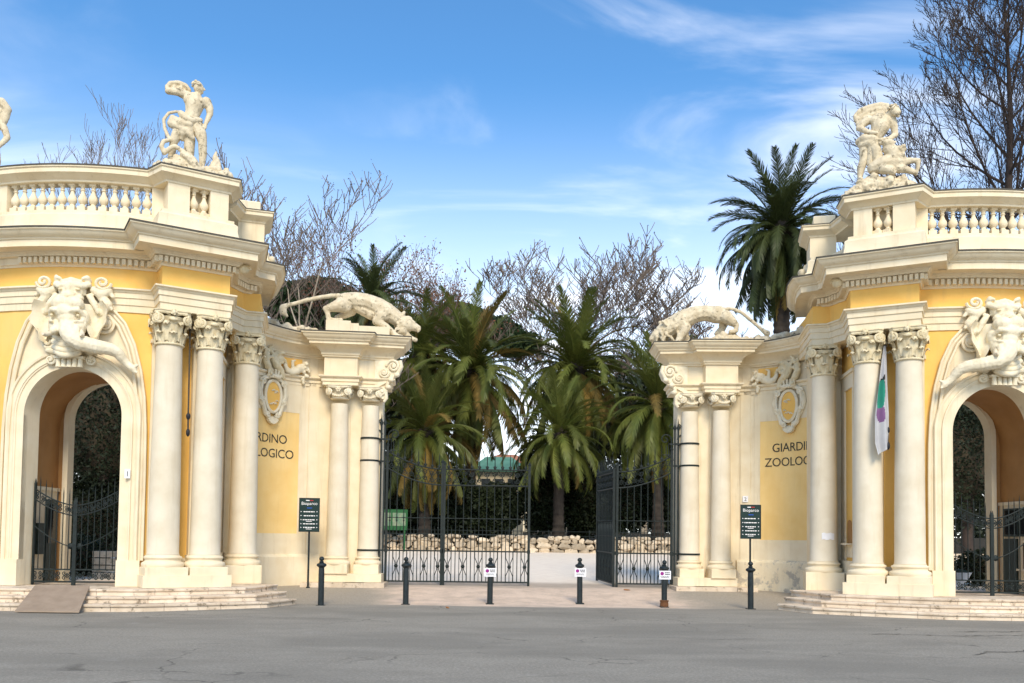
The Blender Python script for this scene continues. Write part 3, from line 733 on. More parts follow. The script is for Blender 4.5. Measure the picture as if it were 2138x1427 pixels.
# ------------------------------------------------------------------ the concave wing wall with the sign, ending in two small columns
WL = along(WINGB)
def wing_pt(s, o, z):
    """s = distance along the wing wall from its gate end, o = towards the viewer"""
    p, d = at_len(WINGB, WL, WL[-1] - s); n = Vector((-d.y, d.x)); q = p + n * o; return (q.x, q.y, z)
def wing(side):
    global SX; SX = side
    root = thing('wing_wall', 'concave cream wing wall with black lettering on a yellow panel, below the ' + ('striding lioness' if side < 0 else 'crouching maned lion'), 'wall', (SX * 5.8, 24.9, .33))
    wp = WINGB + [(4.10, 25.12), (4.12, 25.75)]
    MB().sweep(wp, [(-.5, .1), (0, .1), (0, 5.7), (-.5, 5.7)]).build('wall', 'cream', root)
    MB().sweep(WINGB + [(5.70, 24.92)], [(-.1, .1), (.10, .1), (.10, .98), (.07, 1.02), (.03, 1.05), (-.1, 1.05)]).build('base_course', 'cream' if side < 0 else 'cream_peeling', root)
    # raised flat frame and the yellow panel
    def sheet(s0, s1, z0, z1, o, nm_, mat, th=.0, n=14):
        m = MB(); vs = []
        for i in range(n + 1):
            s = s0 + (s1 - s0) * i / n
            vs += [wing_pt(s, o, z0), wing_pt(s, o, z1), wing_pt(s, o - .05, z0), wing_pt(s, o - .05, z1)]
        fs = []
        for i in range(n):
            k = 4 * i; fs += [(k, k + 1, k + 5, k + 4), (k + 1, k + 3, k + 7, k + 5), (k, k + 4, k + 6, k + 2)]
        fs += [(0, 2, 3, 1), (4 * n, 4 * n + 1, 4 * n + 3, 4 * n + 2)]
        m.add(vs, fs); return m.build(nm_, mat, root)
    sheet(.60, 2.85, 1.60, 4.85, .012, 'sign_panel', 'yellow_panel')
    for s0, s1, z0, z1 in ((.44, .60, 1.05, 5.7), (.60, 2.85, 1.05, 1.60), (.60, 2.85, 4.85, 5.7)): sheet(s0, s1, z0, z1, .022, 'panel_frame', 'cream')
    sheet(.06, .34, 1.05, 5.7, .03, 'pilaster_strip', 'cream')
    # lettering, cut to the curve of the wall
    for line, z, sz in (('GIARDINO', 3.99, .335), ('ZOOLOGICO', 3.60, .335)):
        me = text_mesh(line, sz, 0.0, 'CENTER', .95)
        for v in me.vertices:
            x, y = v.co.x, v.co.y
            s = 1.72 - x if side < 0 else 1.72 + x        # text runs left to right for the viewer
            p = wing_pt(s, .020, z + y); v.co = (SX * p[0], p[1], p[2])
        link('lettering', me, 'lettering', root)
    # architrave band, yellow frieze field, cornice along the wing and over the columns
    MB().sweep(EPATH, [(-.4, 5.61), (.03, 5.61), (.03, 5.70), (.06, 5.705), (.06, 5.79), (.10, 5.80), (.13, 5.83), (.13, 5.86), (-.4, 5.87)]).build('architrave', 'cream', root)
    MB().sweep(EPATH, [(-.4, 5.86), (0, 5.86), (0, 6.42), (-.4, 6.42)]).build('frieze', 'cream', root)
    sheet(.55, 1.35, 5.93, 6.32, .016, 'frieze_panel', 'yellow')
    sheet(.12, .34, 5.87, 6.40, .03, 'frieze_pilaster', 'cream', n=3)
    MB().sweep(EPATH, [(-.4, 6.37), (.05, 6.37), (.05, 6.41), (.08, 6.42), (.08, 6.47), (.12, 6.53), (.20, 6.60), (.33, 6.655), (.36, 6.66), (.36, 6.735), (.40, 6.74), (.42, 6.78), (.45, 6.80), (.50, 6.85), (.52, 6.90), (.55, 6.905), (.55, 6.945), (-.4, 6.97)]).build('cornice', 'cream', root, 25)
    MB().sweep(EPATH, [(.565, 6.938), (.565, 6.966), (.1, 6.99), (.1, 6.97)]).build('flashing', 'lead', root)
    MB().prism([tuple(p) for p in offset_path(EPATH, -.3)] + [(6.2, 26.2), (7.6, 24.6)], 6.90, 6.985).build('wing_roof', 'travertine', root)
    # frieze block over the fourth column
    # columns and plinths
    MB().box(3.98, 5.60, 24.42, 25.2, .33, .55).build('pedestal', 'cream', root)
    for c in (C4, C5):
        MB().obox(c, (1, 0), .335, .335, .55, .79, .008).build('plinth', 'cream', root)
        column(root, c, Vector((0, -1)), (.79, 1.02, 5.30), False)
        m = MB(); m.obox((c[0], c[1] + .33), (1, 0), .26, .08, .55, 5.61); m.build('pilaster', 'cream', root)
    # low step under the columns
    for i in range(4):
        x0 = 3.86 + i * .55; z1 = .325 - .012 * (i % 2); m = MB(); m.box(x0 + .004, x0 + .546, 24.06 + .02 * (i % 3), 25.2, .05, z1); m.build('step_slab', 'travertine', root)
    # scrolled console carrying the overhanging end of the entablature
    y = 24.78; m = MB()
    out = [(4.22, 5.62), (4.05, 5.55), (3.98, 5.40), (4.02, 5.30), (4.10, 5.30), (4.14, 5.42), (4.3, 5.52), (4.3, 6.36), (3.62, 6.36), (3.58, 6.20), (3.66, 6.02), (3.80, 5.92), (3.92, 5.78)]
    k = len(out); m.add([(x, y, z) for x, z in out] + [(x, y + .42, z) for x, z in out], [tuple(range(k)), tuple(range(2 * k - 1, k - 1, -1))] + [(i, (i + 1) % k, k + (i + 1) % k, k + i) for i in range(k)])
    for cx, cz_, r, tn, st in ((3.80, 6.20, .19, 1.9, 0), (4.05, 6.02, .15, 1.7, PI), (4.10, 5.50, .10, 1.5, PI / 2)):
        m.tube(spiral((cx, y - .02, cz_), (1, 0, 0), (0, 0, 1), r, .02, tn, st, 30, (0, -1, 0), .05), .035, 6); m.ell((cx, y - .05, cz_), (.05, .05, .05), None, 8, 5)
    m.tube([(3.62, y, 6.36), (3.58, y, 6.2), (3.68, y, 6.0), (3.85, y, 5.88), (3.95, y, 5.72), (3.99, y, 5.5), (3.97, y, 5.32), (4.04, y, 5.22)], [.05, .06, .06, .055, .05, .05, .05, .04], 8)
    for q in ((3.70, 5.96), (3.86, 5.82), (3.93, 5.62)): m.ell((q[0], y - .03, q[1]), (.09, .08, .07), None, 8, 5)
    m.build('console', 'relief', root, 50)
    # --- cartouche with crown, beast and horn of plenty, in relief on the wall
    S0 = 1.50
    def wp3(s, o, z): return wing_pt(S0 + s, o, z)
    def wpu(s_, o, z): return wing_pt(S0 + s_, o, z + .20)
    m = MB(); n = 26; ring = []
    for i in range(n):
        a = 2 * PI * i / n; ring.append((.26 * math.sin(a) * (1 + .06 * math.cos(a)), 5.0 + .40 * math.cos(a)))
    vs = [wpu(s, .10, z) for s, z in ring] + [wpu(0, .15, 5.0)]; m.add(vs, [(i, (i + 1) % n, n) for i in range(n)])
    m.add([wpu(s, .10, z) for s, z in ring] + [wpu(s, -.02, z) for s, z in ring], [(i, (i + 1) % n, n + (i + 1) % n, n + i) for i in range(n)]); m.build('shield', 'yellow', root, 30)
    m = MB(); m.tube([wpu(s * 1.05, .11, 5.0 + (z - 5.0) * 1.05) for s, z in ring + ring[:1]], .045, 6)
    for e in (-1, 1):
        P = [(.10, 5.50), (.30, 5.46), (.40, 5.30), (.42, 5.10), (.38, 4.90), (.30, 4.72), (.24, 4.55), (.10, 4.44)]
        m.tube([wpu(e * s, .08, z) for s, z in P], [.05, .07, .06, .05, .06, .06, .07, .06], 7)
        m.tube([wpu(e * (s * 1.12), .05, z) for s, z in P[1:6]], [.03, .05, .07, .05, .03], 7)
        for sc, zc, r in ((.36, 5.36, .10), (.36, 4.86, .09), (.17, 4.50, .08)):
            m.tube([wpu(e * (sc + r * (1 - .85 * i / 16) * math.cos(i * .6)), .10 + .002 * i, zc + r * (1 - .85 * i / 16) * math.sin(i * .6)) for i in range(17)], .03, 6)
    for i in range(7):
        a = R(-150 + 20 * i); m.tube([wpu(0, .09, 4.46), wpu(.19 * math.cos(a), .11, 4.46 + .19 * math.sin(a))], [.02, .05], 6)
    # crown
    for i in range(9):
        k = (i - 4) / 4; m.ell(wp3(k * .20, .20 - .08 * k * k, 5.72), (.05, .05, .06), None, 6, 5)
    for i in range(5):
        k = (i - 2) / 2; m.tube([wp3(k * .20, .16, 5.72), wp3(k * .23, .18, 5.86)], [.045, .03], 6); m.ell(wp3(k * .23, .18, 5.88), (.04, .04, .04), None, 6, 4)
    # relief devices on the shield
    r2 = random.Random(3)
    for i in range(9):
        s = r2.uniform(-.12, .12); z = 5.0 + r2.choice((.14, .1, -.12, -.2)) + r2.uniform(-.04, .04); m.tube([wpu(s - .04, .14, z), wpu(s, .155, z + .025), wpu(s + .05, .14, z - .01)], .016, 5)
    m.build('cartouche', 'relief', root, 50)
    # writhing beast above the shield
    m = MB()
    for P, rr in (([(-.30, 5.72), (-.22, 5.9), (-.05, 6.02), (.06, 6.18), (-.06, 6.36), (-.22, 6.40)], [.06, .09, .11, .10, .08, .05]),
                  ([(.10, 5.85), (.24, 5.95), (.32, 6.12), (.28, 6.3), (.34, 6.42)], [.05, .09, .09, .07, .04]),
                  ([(-.02, 6.2), (-.25, 6.25), (-.40, 6.12)], [.07, .06, .03]), ([(.05, 6.25), (.20, 6.44), (.10, 6.52)], [.06, .05, .03])):
        m.limb([wp3(s, .15, z) for s, z in P], rr)
    for i in range(16): m.ell(wp3(r2.uniform(-.36, .36), .12 + r2.random() * .1, r2.uniform(5.75, 6.4)), (.055, .055, .05), None, 6, 5)
    sculpt('beast_relief', m, .022, 'capital_stone', root, 1, .02, .05)
    # horn of plenty with fruit towards the columns
    m = MB(); P = [(-.36, 6.22), (-.38, 6.05), (-.46, 5.95), (-.60, 5.92), (-.74, 5.98), (-.84, 6.06)]
    m.limb([wp3(s, .12, z) for s, z in P], [.035, .06, .08, .095, .11, .12])
    m.limb([wp3(-.62, .12, 6.05), wp3(-.60, .14, 6.22), wp3(-.70, .14, 6.26)], [.05, .04, .02])
    for i in range(18):
        a = r2.uniform(0, 2 * PI); q = r2.random() ** .5 * .20; m.ell(wp3(-.92 + q * math.cos(a), .10 + r2.random() * .10, 6.0 + q * 1.1 * math.sin(a)), (.055, .055, .055), None, 6, 5)
    for i in range(6): m.ell(wp3(-.94 + r2.uniform(-.06, .06), .10, 5.82 - .03 * i), (.05, .05, .05), None, 6, 5)
    sculpt('horn_of_plenty', m, .02, 'relief', root, 1, .012, .05)
    # rough weathered blocks along the top of the wing
    r3 = random.Random(5 + side); m = MB()
    for i in range(34):
        s = .15 + i * .075; z = 7.02 + r3.random() * .10
        p = wing_pt(s, .22 - r3.random() * .25, z); m.ell(p, (.13 + r3.random() * .08, .12, .07 + r3.random() * .10), (r3.random(), r3.random(), r3.random() * 3), 7, 5)
    for i in range(14):
        p = wing_pt(2.1 + r3.random() * .6, r3.random() * .3, 7.1 + r3.random() * .30); m.ell(p, (.12, .12, .12), None, 7, 5)
    sculpt('coping_rock', m, .035, 'stone', root, 1, .06, .09)
    return root

# ------------------------------------------------------------------ steps
TREAD = [(12.6, 18.92), (11.2, 18.90), (9.9, 18.90), (9.1, 18.93), (8.4, 18.99), (7.4, 19.47), (6.45, 20.02), (6.12, 21.7)]
def steps(side):
    global SX; SX = side
    root = thing('entrance_steps', 'three worn travertine steps below the ' + ('left arch, with a plywood ramp laid over them' if False else ('youth-and-serpent pavilion, partly under a plywood ramp' if side < 0 else 'wrestler pavilion, chipped and without any ramp')), 'steps', (SX * 8.5, 19.5, 0))
    r = random.Random(11 + side)
    for k in range(3):
        o = .33 * k; z1 = .40 - .133 * k; z0 = z1 - .135 if k < 2 else -.05
        path = offset_path(TREAD, o); path[-1] = Vector((path[-1].x, path[-1].y - .45 * k))
        L = along(path); tot = L[-1]; s = 0.0
        while s < tot - .05:
            ln = min(r.uniform(.75, 1.35), tot - s)
            if tot - s - ln < .4: ln = tot - s
            e = s + ln
            q = [at_len(path, L, s + .004)[0]]
            for i in range(1, len(path) - 1):
                if s + .02 < L[i] < e - .02: q.append(Vector(path[i]))
            q.append(at_len(path, L, e - .004)[0])
            inner = []
            dz = r.uniform(-.007, .005); m = MB()
            prof = [(-.62, z0), (0, z0), (-.015, z1 - .055), (.018, z1 - .045), (.022, z1 - .012 + dz), (.006, z1 + dz), (-.62, z1 + dz)]
            if k == 0: prof = [(-1.15, z0), (0, z0)] + prof[2:-1] + [(-1.15, z1 + dz - .003)]
            if len(q) > 1: m.sweep([tuple(v) for v in q], prof); m.build('step_slab', 'travertine', root)
            s = e
    # landing
    MB().prism([(12.6, 19.4), (9.1, 19.4), (8.4, 19.5), (6.9, 20.3), (6.5, 22.2), (7.6, 23.6), (12.6, 23.6)], .05, .375).build('landing', 'travertine', root)
    return root
# ------------------------------------------------------------------ elephant keystone with its mask crest
def elephant(side, root):
    global SX; SX = side
    B = lambda s, o, z: bend(s, o, z)
    m = MB()
    m.ell(B(.0, .28, 6.20), (.34, .30, .31)); m.ell(B(-.12, .44, 6.40), (.21, .19, .17)); m.ell(B(.13, .44, 6.40), (.21, .19, .17)); m.ell(B(0, .50, 6.22), (.24, .17, .16))
    m.ell(B(.03, .48, 6.06), (.20, .17, .20)); m.ell(B(-.22, .42, 5.90), (.13, .14, .17)); m.ell(B(.25, .42, 5.90), (.13, .14, .17)); m.ell(B(-.29, .34, 6.12), (.11, .15, .18)); m.ell(B(.30, .34, 6.12), (.11, .15, .18))
    # trunk, swinging inwards over the arch
    P = [(.05, .50, 5.90), (.10, .60, 5.76), (.19, .65, 5.63), (.36, .64, 5.53), (.60, .57, 5.48), (.82, .49, 5.46), (.98, .42, 5.40), (1.07, .36, 5.27), (1.16, .33, 5.16), (1.28, .36, 5.08)]
    rr = [.165, .165, .16, .152, .138, .123, .108, .095, .083, .072]
    m.limb([B(*p) for p in P], rr)
    for i in range(26):                              # folds of skin
        k = i / 26 * (len(P) - 3); j = int(k); f = k - j; a = Vector(P[j]).lerp(Vector(P[j + 1]), f); b = Vector(P[j + 1]); r = rr[j] * (1 - f) + rr[j + 1] * f
        m.cap(B(*a), B(*(a.lerp(b, .04))), r * 1.13, r * 1.13)
    m.limb([B(1.24, .36, 5.10), B(1.35, .42, 5.15)], [.055, .03]); m.limb([B(1.24, .35, 5.06), B(1.33, .40, 5.0)], [.05, .03])
    for e in (-1, 1):                                # brow ridges, eyelids, cheek folds, tusk sockets
        m.limb([B(e * .32, .46, 6.16), B(e * .25, .56, 6.25), B(e * .14, .62, 6.22)], [.045, .055, .045]); m.limb([B(e * .31, .48, 6.02), B(e * .22, .60, 5.99)], [.04, .035])
        m.limb([B(e * .18 + .04, .52, 5.88), B(e * .21 + .05, .64, 5.78)], [.09, .08]); m.limb([B(e * .33, .42, 5.98), B(e * .31, .44, 5.80)], [.05, .04])
    h = sculpt('elephant_head', m, .018, 'relief', root, 1, .016, .05)
    for e in (-1, 1):                                # ears: folded sheets
        m = MB(); rows = 10; cols = 7; vs = []
        def lerp(tab, k):
            f = k * (len(tab) - 1); i_ = min(len(tab) - 2, int(f)); return tab[i_] + (tab[i_ + 1] - tab[i_]) * (f - i_)
        for i in range(rows + 1):
            k = i / rows; si = lerp((.26, .29, .33, .38, .46), k); so = lerp((.66, .76, .74, .64, .54), k) + .02 * math.sin(k * 14)
            for j in range(cols + 1):
                q = j / cols; s = si + (so - si) * q; o = .36 - .22 * math.sin(PI * q) + .06 * q + .035 * math.sin(k * 11 + q * 2)
                vs.append(B(e * s, o, 6.44 - .80 * k + .06 * q * (1 - k) - .05 * math.sin(PI * q) * k))
        k2 = cols + 1; fs = [(i * k2 + j, i * k2 + j + 1, (i + 1) * k2 + j + 1, (i + 1) * k2 + j) for i in range(rows) for j in range(cols)]
        nv = len(vs); vs2 = [(v[0], v[1] + .045, v[2]) for v in vs]; edge = [i for i in range(k2)] + [i * k2 + cols for i in range(1, rows + 1)] + [rows * k2 + j for j in range(cols - 1, -1, -1)] + [i * k2 for i in range(rows - 1, 0, -1)]
        fs2 = [tuple(i + nv for i in f) for f in fs]; ef = [(edge[i], edge[(i + 1) % len(edge)], edge[(i + 1) % len(edge)] + nv, edge[i] + nv) for i in range(len(edge))]
        m.add(vs + vs2, fs + fs2 + ef); m.build('ear', 'relief', h, 60)
        m = MB(); m.tube([B(.06 + e * .24, .52, 5.80), B(.08 + e * .30, .66, 5.71), B(.08 + e * .33, .78, 5.66), B(.08 + e * .33, .87, 5.66)], [.055, .052, .046, .03], 8); m.build('tusk', 'column_plaster', h, 50)
        m = MB(); m.ell(B(e * .25, .55, 6.13), (.04, .035, .032), None, 8, 6); m.build('eye', 'capital_stone', h, 60)
    # cloth bib and tassels under the head
    m = MB()
    for i, (z, w, o) in enumerate(((5.74, .30, .30), (5.62, .31, .32), (5.50, .28, .34), (5.40, .24, .34))):
        m.tube([B(-w + w * 2 * k / 8, o + .08 * math.sin(PI * k / 8), z - .10 * math.sin(PI * k / 8)) for k in range(9)], .07, 7)
    m.ell(B(0, .24, 5.55), (.32, .22, .26))
    m.build('bib', 'relief', root, 60)
    for i in range(5):
        s = (i - 2) * .11; m = MB(); c = B(s, .26, 5.08); m.lathe([(.045, .20), (.04, .17), (.05, .15), (.052, .06), (.06, 0)][::-1], 9, c); m.build('tassel', 'relief', root, 40)
    MB().sweep([B(-.30 + .6 * i / 6, .26, 0)[:2] for i in range(7)], [(-.08, 5.26), (.06, 5.26), (.06, 5.31), (-.08, 5.31)]).build('tassel_bar', 'relief', root)
    # lower scrolls at the keystone
    for e in (-1, 1):
        m = MB()
        for (cs, cz_, r, tn) in ((.50, 5.62, .15, 1.7), (.42, 5.25, .11, 1.6)):
            m.tube([B(e * (cs + (r * (1 - .85 * i / 26)) * math.cos(PI * .5 + i * 2 * PI * tn / 26)), .17 + .002 * i, cz_ + (r * (1 - .85 * i / 26)) * math.sin(PI * .5 + i * 2 * PI * tn / 26)) for i in range(27)], .032, 6)
            m.ell(B(e * cs, .18, cz_), (.045, .045, .045), None, 7, 5)
        m.tube([B(e * .22, .16, 5.48), B(e * .36, .2, 5.42), B(e * .52, .18, 5.45)], [.05, .07, .05], 7)
        m.build('keystone_scroll', 'relief', root, 50)
    # crest: grotesque mask with leaf scrolls
    B = lambda s_, o, z: bend(s_ * 1.15, o, z - .17)
    m = MB()
    m.ell(B(0, .22, 6.90), (.30, .20, .20)); m.ell(B(0, .40, 6.76), (.17, .13, .10)); m.ell(B(0, .34, 6.93), (.09, .12, .16))
    for e in (-1, 1):
        m.ell(B(e * .16, .34, 6.72), (.10, .11, .075)); m.limb([B(e * .06, .36, 7.0), B(e * .20, .34, 6.98), B(e * .30, .26, 7.04)], [.06, .065, .05])
        m.limb([B(e * .30, .2, 6.80), B(e * .40, .24, 6.62), B(e * .46, .22, 6.46)], [.07, .07, .05])
        m.limb([B(e * .20, .2, 7.02), B(e * .28, .22, 7.12), B(e * .27, .28, 7.19), B(e * .20, .30, 7.16)], [.08, .065, .05, .035])
        m.limb([B(e * .36, .16, 6.95), B(e * .50, .18, 6.86), B(e * .62, .18, 6.94)], [.09, .11, .08]); m.limb([B(e * .48, .16, 6.84), B(e * .60, .16, 6.64), B(e * .52, .16, 6.45)], [.10, .11, .07])
        m.limb([B(e * .60, .16, 6.66), B(e * .68, .18, 6.55)], [.07, .04]); m.limb([B(e * .62, .16, 6.92), B(e * .70, .18, 6.82)], [.06, .04])
    m.limb([B(-.14, .26, 7.08), B(0, .30, 7.12), B(.14, .26, 7.08)], [.07, .07, .07])
    k = sculpt('mask_crest', m, .018, 'relief', root, 0, .02, .05)
    for e in (-1, 1):
        m = MB()
        for (cs, cz_, r, tn) in ((.52, 7.10, .15, 1.6),):
            m.tube([B(e * (cs + (r * (1 - .85 * i / 26)) * math.cos(i * 2 * PI * tn / 26)), .22 + .002 * i, cz_ - (r * (1 - .85 * i / 26)) * math.sin(i * 2 * PI * tn / 26)) for i in range(27)], .035, 6)
        m.build('crest_scroll', 'relief', k, 50)
        MB().ell(B(e * .15, .39, 6.90), (.055, .04, .028), None, 7, 5).build('mask_eye', 'capital_stone', k, 50)

# ------------------------------------------------------------------ statues (authored in u = right, d = towards viewer, z = up)
def rock(m, outline, depth, seed, r0=.10):
    """heap of boulders filling a silhouette [(u, top)]"""
    r = random.Random(seed)
    for i in range(len(outline) - 1):
        (u0, h0), (u1, h1) = outline[i], outline[i + 1]; n = max(2, int((u1 - u0) / .06))
        for k in range(n):
            f = k / n; u = u0 + (u1 - u0) * f; h = h0 + (h1 - h0) * f
            for q in range(4):
                rr = r0 * r.uniform(.6, 1.1); z = max(.02, h * r.random() - rr * .2)
                m.ell((u, r.uniform(-depth, depth) * (1 - .5 * z / max(.1, h)), min(z, h - rr * .7)), (rr * 1.3, rr, rr * .8), (r.random(), r.random(), r.random() * 3), 7, 5)
            m.ell((u, 0, h * .45), (.08, depth * .8, max(.05, h * .5)), None, 8, 6)
def place(m, base, ang, side):
    """local (u, d, z) -> world; ang turns the statue about its base"""
    c, s = math.cos(ang), math.sin(ang)
    return m.xf(lambda u, d, z: (base[0] + u * c + d * s, base[1] + u * s - d * c, base[2] + z))
def statue_youth():
    global SX; SX = 1
    b = Vector(F(.03, -.06)); base = (-b.x, b.y, 9.53); ang = R(16)
    root = thing('statue', 'weathered stone statue of a draped youth, arm behind his head, with coiled serpent', 'statue', base)
    K = .00186
    def q(X, Y, d=0.0): return ((X - 730) * K, d, (1290 - Y) * K)
    m = MB()
    # body
    m.limb([q(690, 360), q(690, 420, .02), q(672, 520, .02), q(650, 610)], [.19, .205, .165, .18])
    m.ell(q(630, 370, .05), (.13, .12, .13)); m.ell(q(755, 390, .05), (.13, .12, .13)); m.ell(q(660, 540, .05), (.13, .11, .16))
    m.limb([q(715, 320), q(730, 245)], [.085, .075])
    m.ell(q(728, 195, .02), (.105, .12, .135)); m.ell(q(752, 215, .05), (.075, .08, .09)); m.limb([q(790, 205, .06), q(802, 222, .07)], [.025, .02]); m.ell(q(770, 255, .05), (.04, .04, .035))
    m.limb([q(610, 315), q(500, 300, .08), q(392, 292, .02)], [.105, .088, .075]); m.limb([q(392, 290, .0), q(500, 262, -.06), q(625, 255, -.08)], [.075, .06, .05])
    m.limb([q(825, 350), q(862, 420), q(868, 490)], [.11, .09, .075]); m.limb([q(868, 490), q(850, 570, .06), q(825, 640, .1)], [.07, .058, .045]); m.limb([q(825, 640, .1), q(822, 700, .12)], [.045, .03])
    m.limb([q(715, 660), q(770, 770, .06), q(795, 870, .08)], [.165, .135, .10]); m.limb([q(795, 870, .08), q(800, 990, .06), q(795, 1150, .04)], [.10, .095, .06]); m.limb([q(795, 1165, .03), q(815, 1200, .14)], [.06, .045])
    m.limb([q(600, 660), q(520, 770, .02), q(470, 880, .0)], [.165, .135, .10]); m.limb([q(470, 880), q(455, 980, -.08), q(430, 1070, -.12)], [.095, .085, .06]); m.limb([q(430, 1075, -.1), q(445, 1100, .02)], [.055, .04])
    body = sculpt('figure', place(m, base, ang, -1), .016, 'stone', root, 1, .010, .05, mirror=False)
    m = MB()                                         # curls
    r = random.Random(2)
    for i in range(34):
        a = r.uniform(0, 2 * PI); e = r.uniform(.1, 1.3); m.ell(Vector(q(712, 185)) + Vector((math.cos(a) * math.cos(e) * .11, math.sin(a) * math.cos(e) * .12, math.sin(e) * .13)), (.032, .032, .028), None, 6, 4)
    place(m, base, ang, -1).build('hair', 'stone', body, 60, mirror=False)
    m = MB()                                         # cloak over the raised arm, drapery round the hips
    m.limb([q(385, 275, -.06), q(372, 220, -.08), q(410, 165, -.08), q(500, 145, -.08), q(580, 165, -.08), q(630, 225, -.06)], [.05, .05, .05, .05, .05, .04])
    m.limb([q(440, 255, -.04), q(460, 190, -.08)], [.04, .03]); m.limb([q(530, 245, -.04), q(530, 185, -.08)], [.04, .03])
    m.ell(q(490, 215, -.12), (.22, .05, .13))
    m.limb([q(540, 560, .10), q(600, 620, .16), q(660, 640, .16), q(760, 610, .10)], [.07, .09, .08, .06]); m.limb([q(480, 640, .02), q(540, 690, .14), q(650, 690, .16)], [.10, .09, .06])
    m.limb([q(450, 600, -.05), q(440, 680, .0), q(500, 720, .10), q(600, 770, .14), q(680, 840, .12)], [.08, .10, .09, .07, .06]); m.limb([q(640, 700, .1), q(650, 850, .0), q(640, 1010, -.06)], [.10, .12, .12])
    m.limb([q(520, 760, .1), q(570, 800, .12), q(560, 860, .05)], [.05, .06, .05])
    sculpt('drapery', place(m, base, ang, -1), .018, 'stone', root, 1, .014, .05, mirror=False)
    m = MB(); P = [q(560, 500, -.08), q(480, 500, -.1), q(400, 530, -.1), q(345, 620, -.1), q(360, 730, -.08), q(400, 830, -.02), q(430, 890, .05), q(360, 930, .12), q(335, 1000, .12), q(370, 1070, .12), q(440, 1010, .16), q(490, 980, .16), q(540, 1010, .16), q(590, 1040, .16)]
    m.limb(P, [.028, .034, .036, .038, .04, .042, .045, .048, .05, .055, .055, .05, .05, .06]); sculpt('serpent', place(m, base, ang, -1), .02, 'stone', root, 1, .008, .05, mirror=False)
    m = MB(); rock(m, [(-.80, .16), (-.62, .30), (-.40, .40), (-.1, .40), (.08, .22), (.2, .15), (.45, .14), (.62, .14), (.68, .20), (.76, .08)], .32, 4)
    m.limb([q(590, 1060, .15), q(680, 1130, .25), q(760, 1260, .28)], [.09, .10, .09])
    m.limb([q(850, 1190, .05), q(920, 1180, .1), q(1000, 1180, .1)], [.07, .07, .05]); m.limb([q(930, 1150, .0), q(945, 1060, .0), q(955, 950, .0)], [.09, .07, .025]); m.limb([q(1000, 1170, .0), q(985, 1080, 0), q(965, 1010, 0)], [.05, .045, .03])
    m.limb([q(1060, 1230, .1), q(1080, 1180, .1)], [.07, .06])
    sculpt('rock_base', place(m, base, ang, -1), .022, 'stone', root, 0, .06, .07, mirror=False)
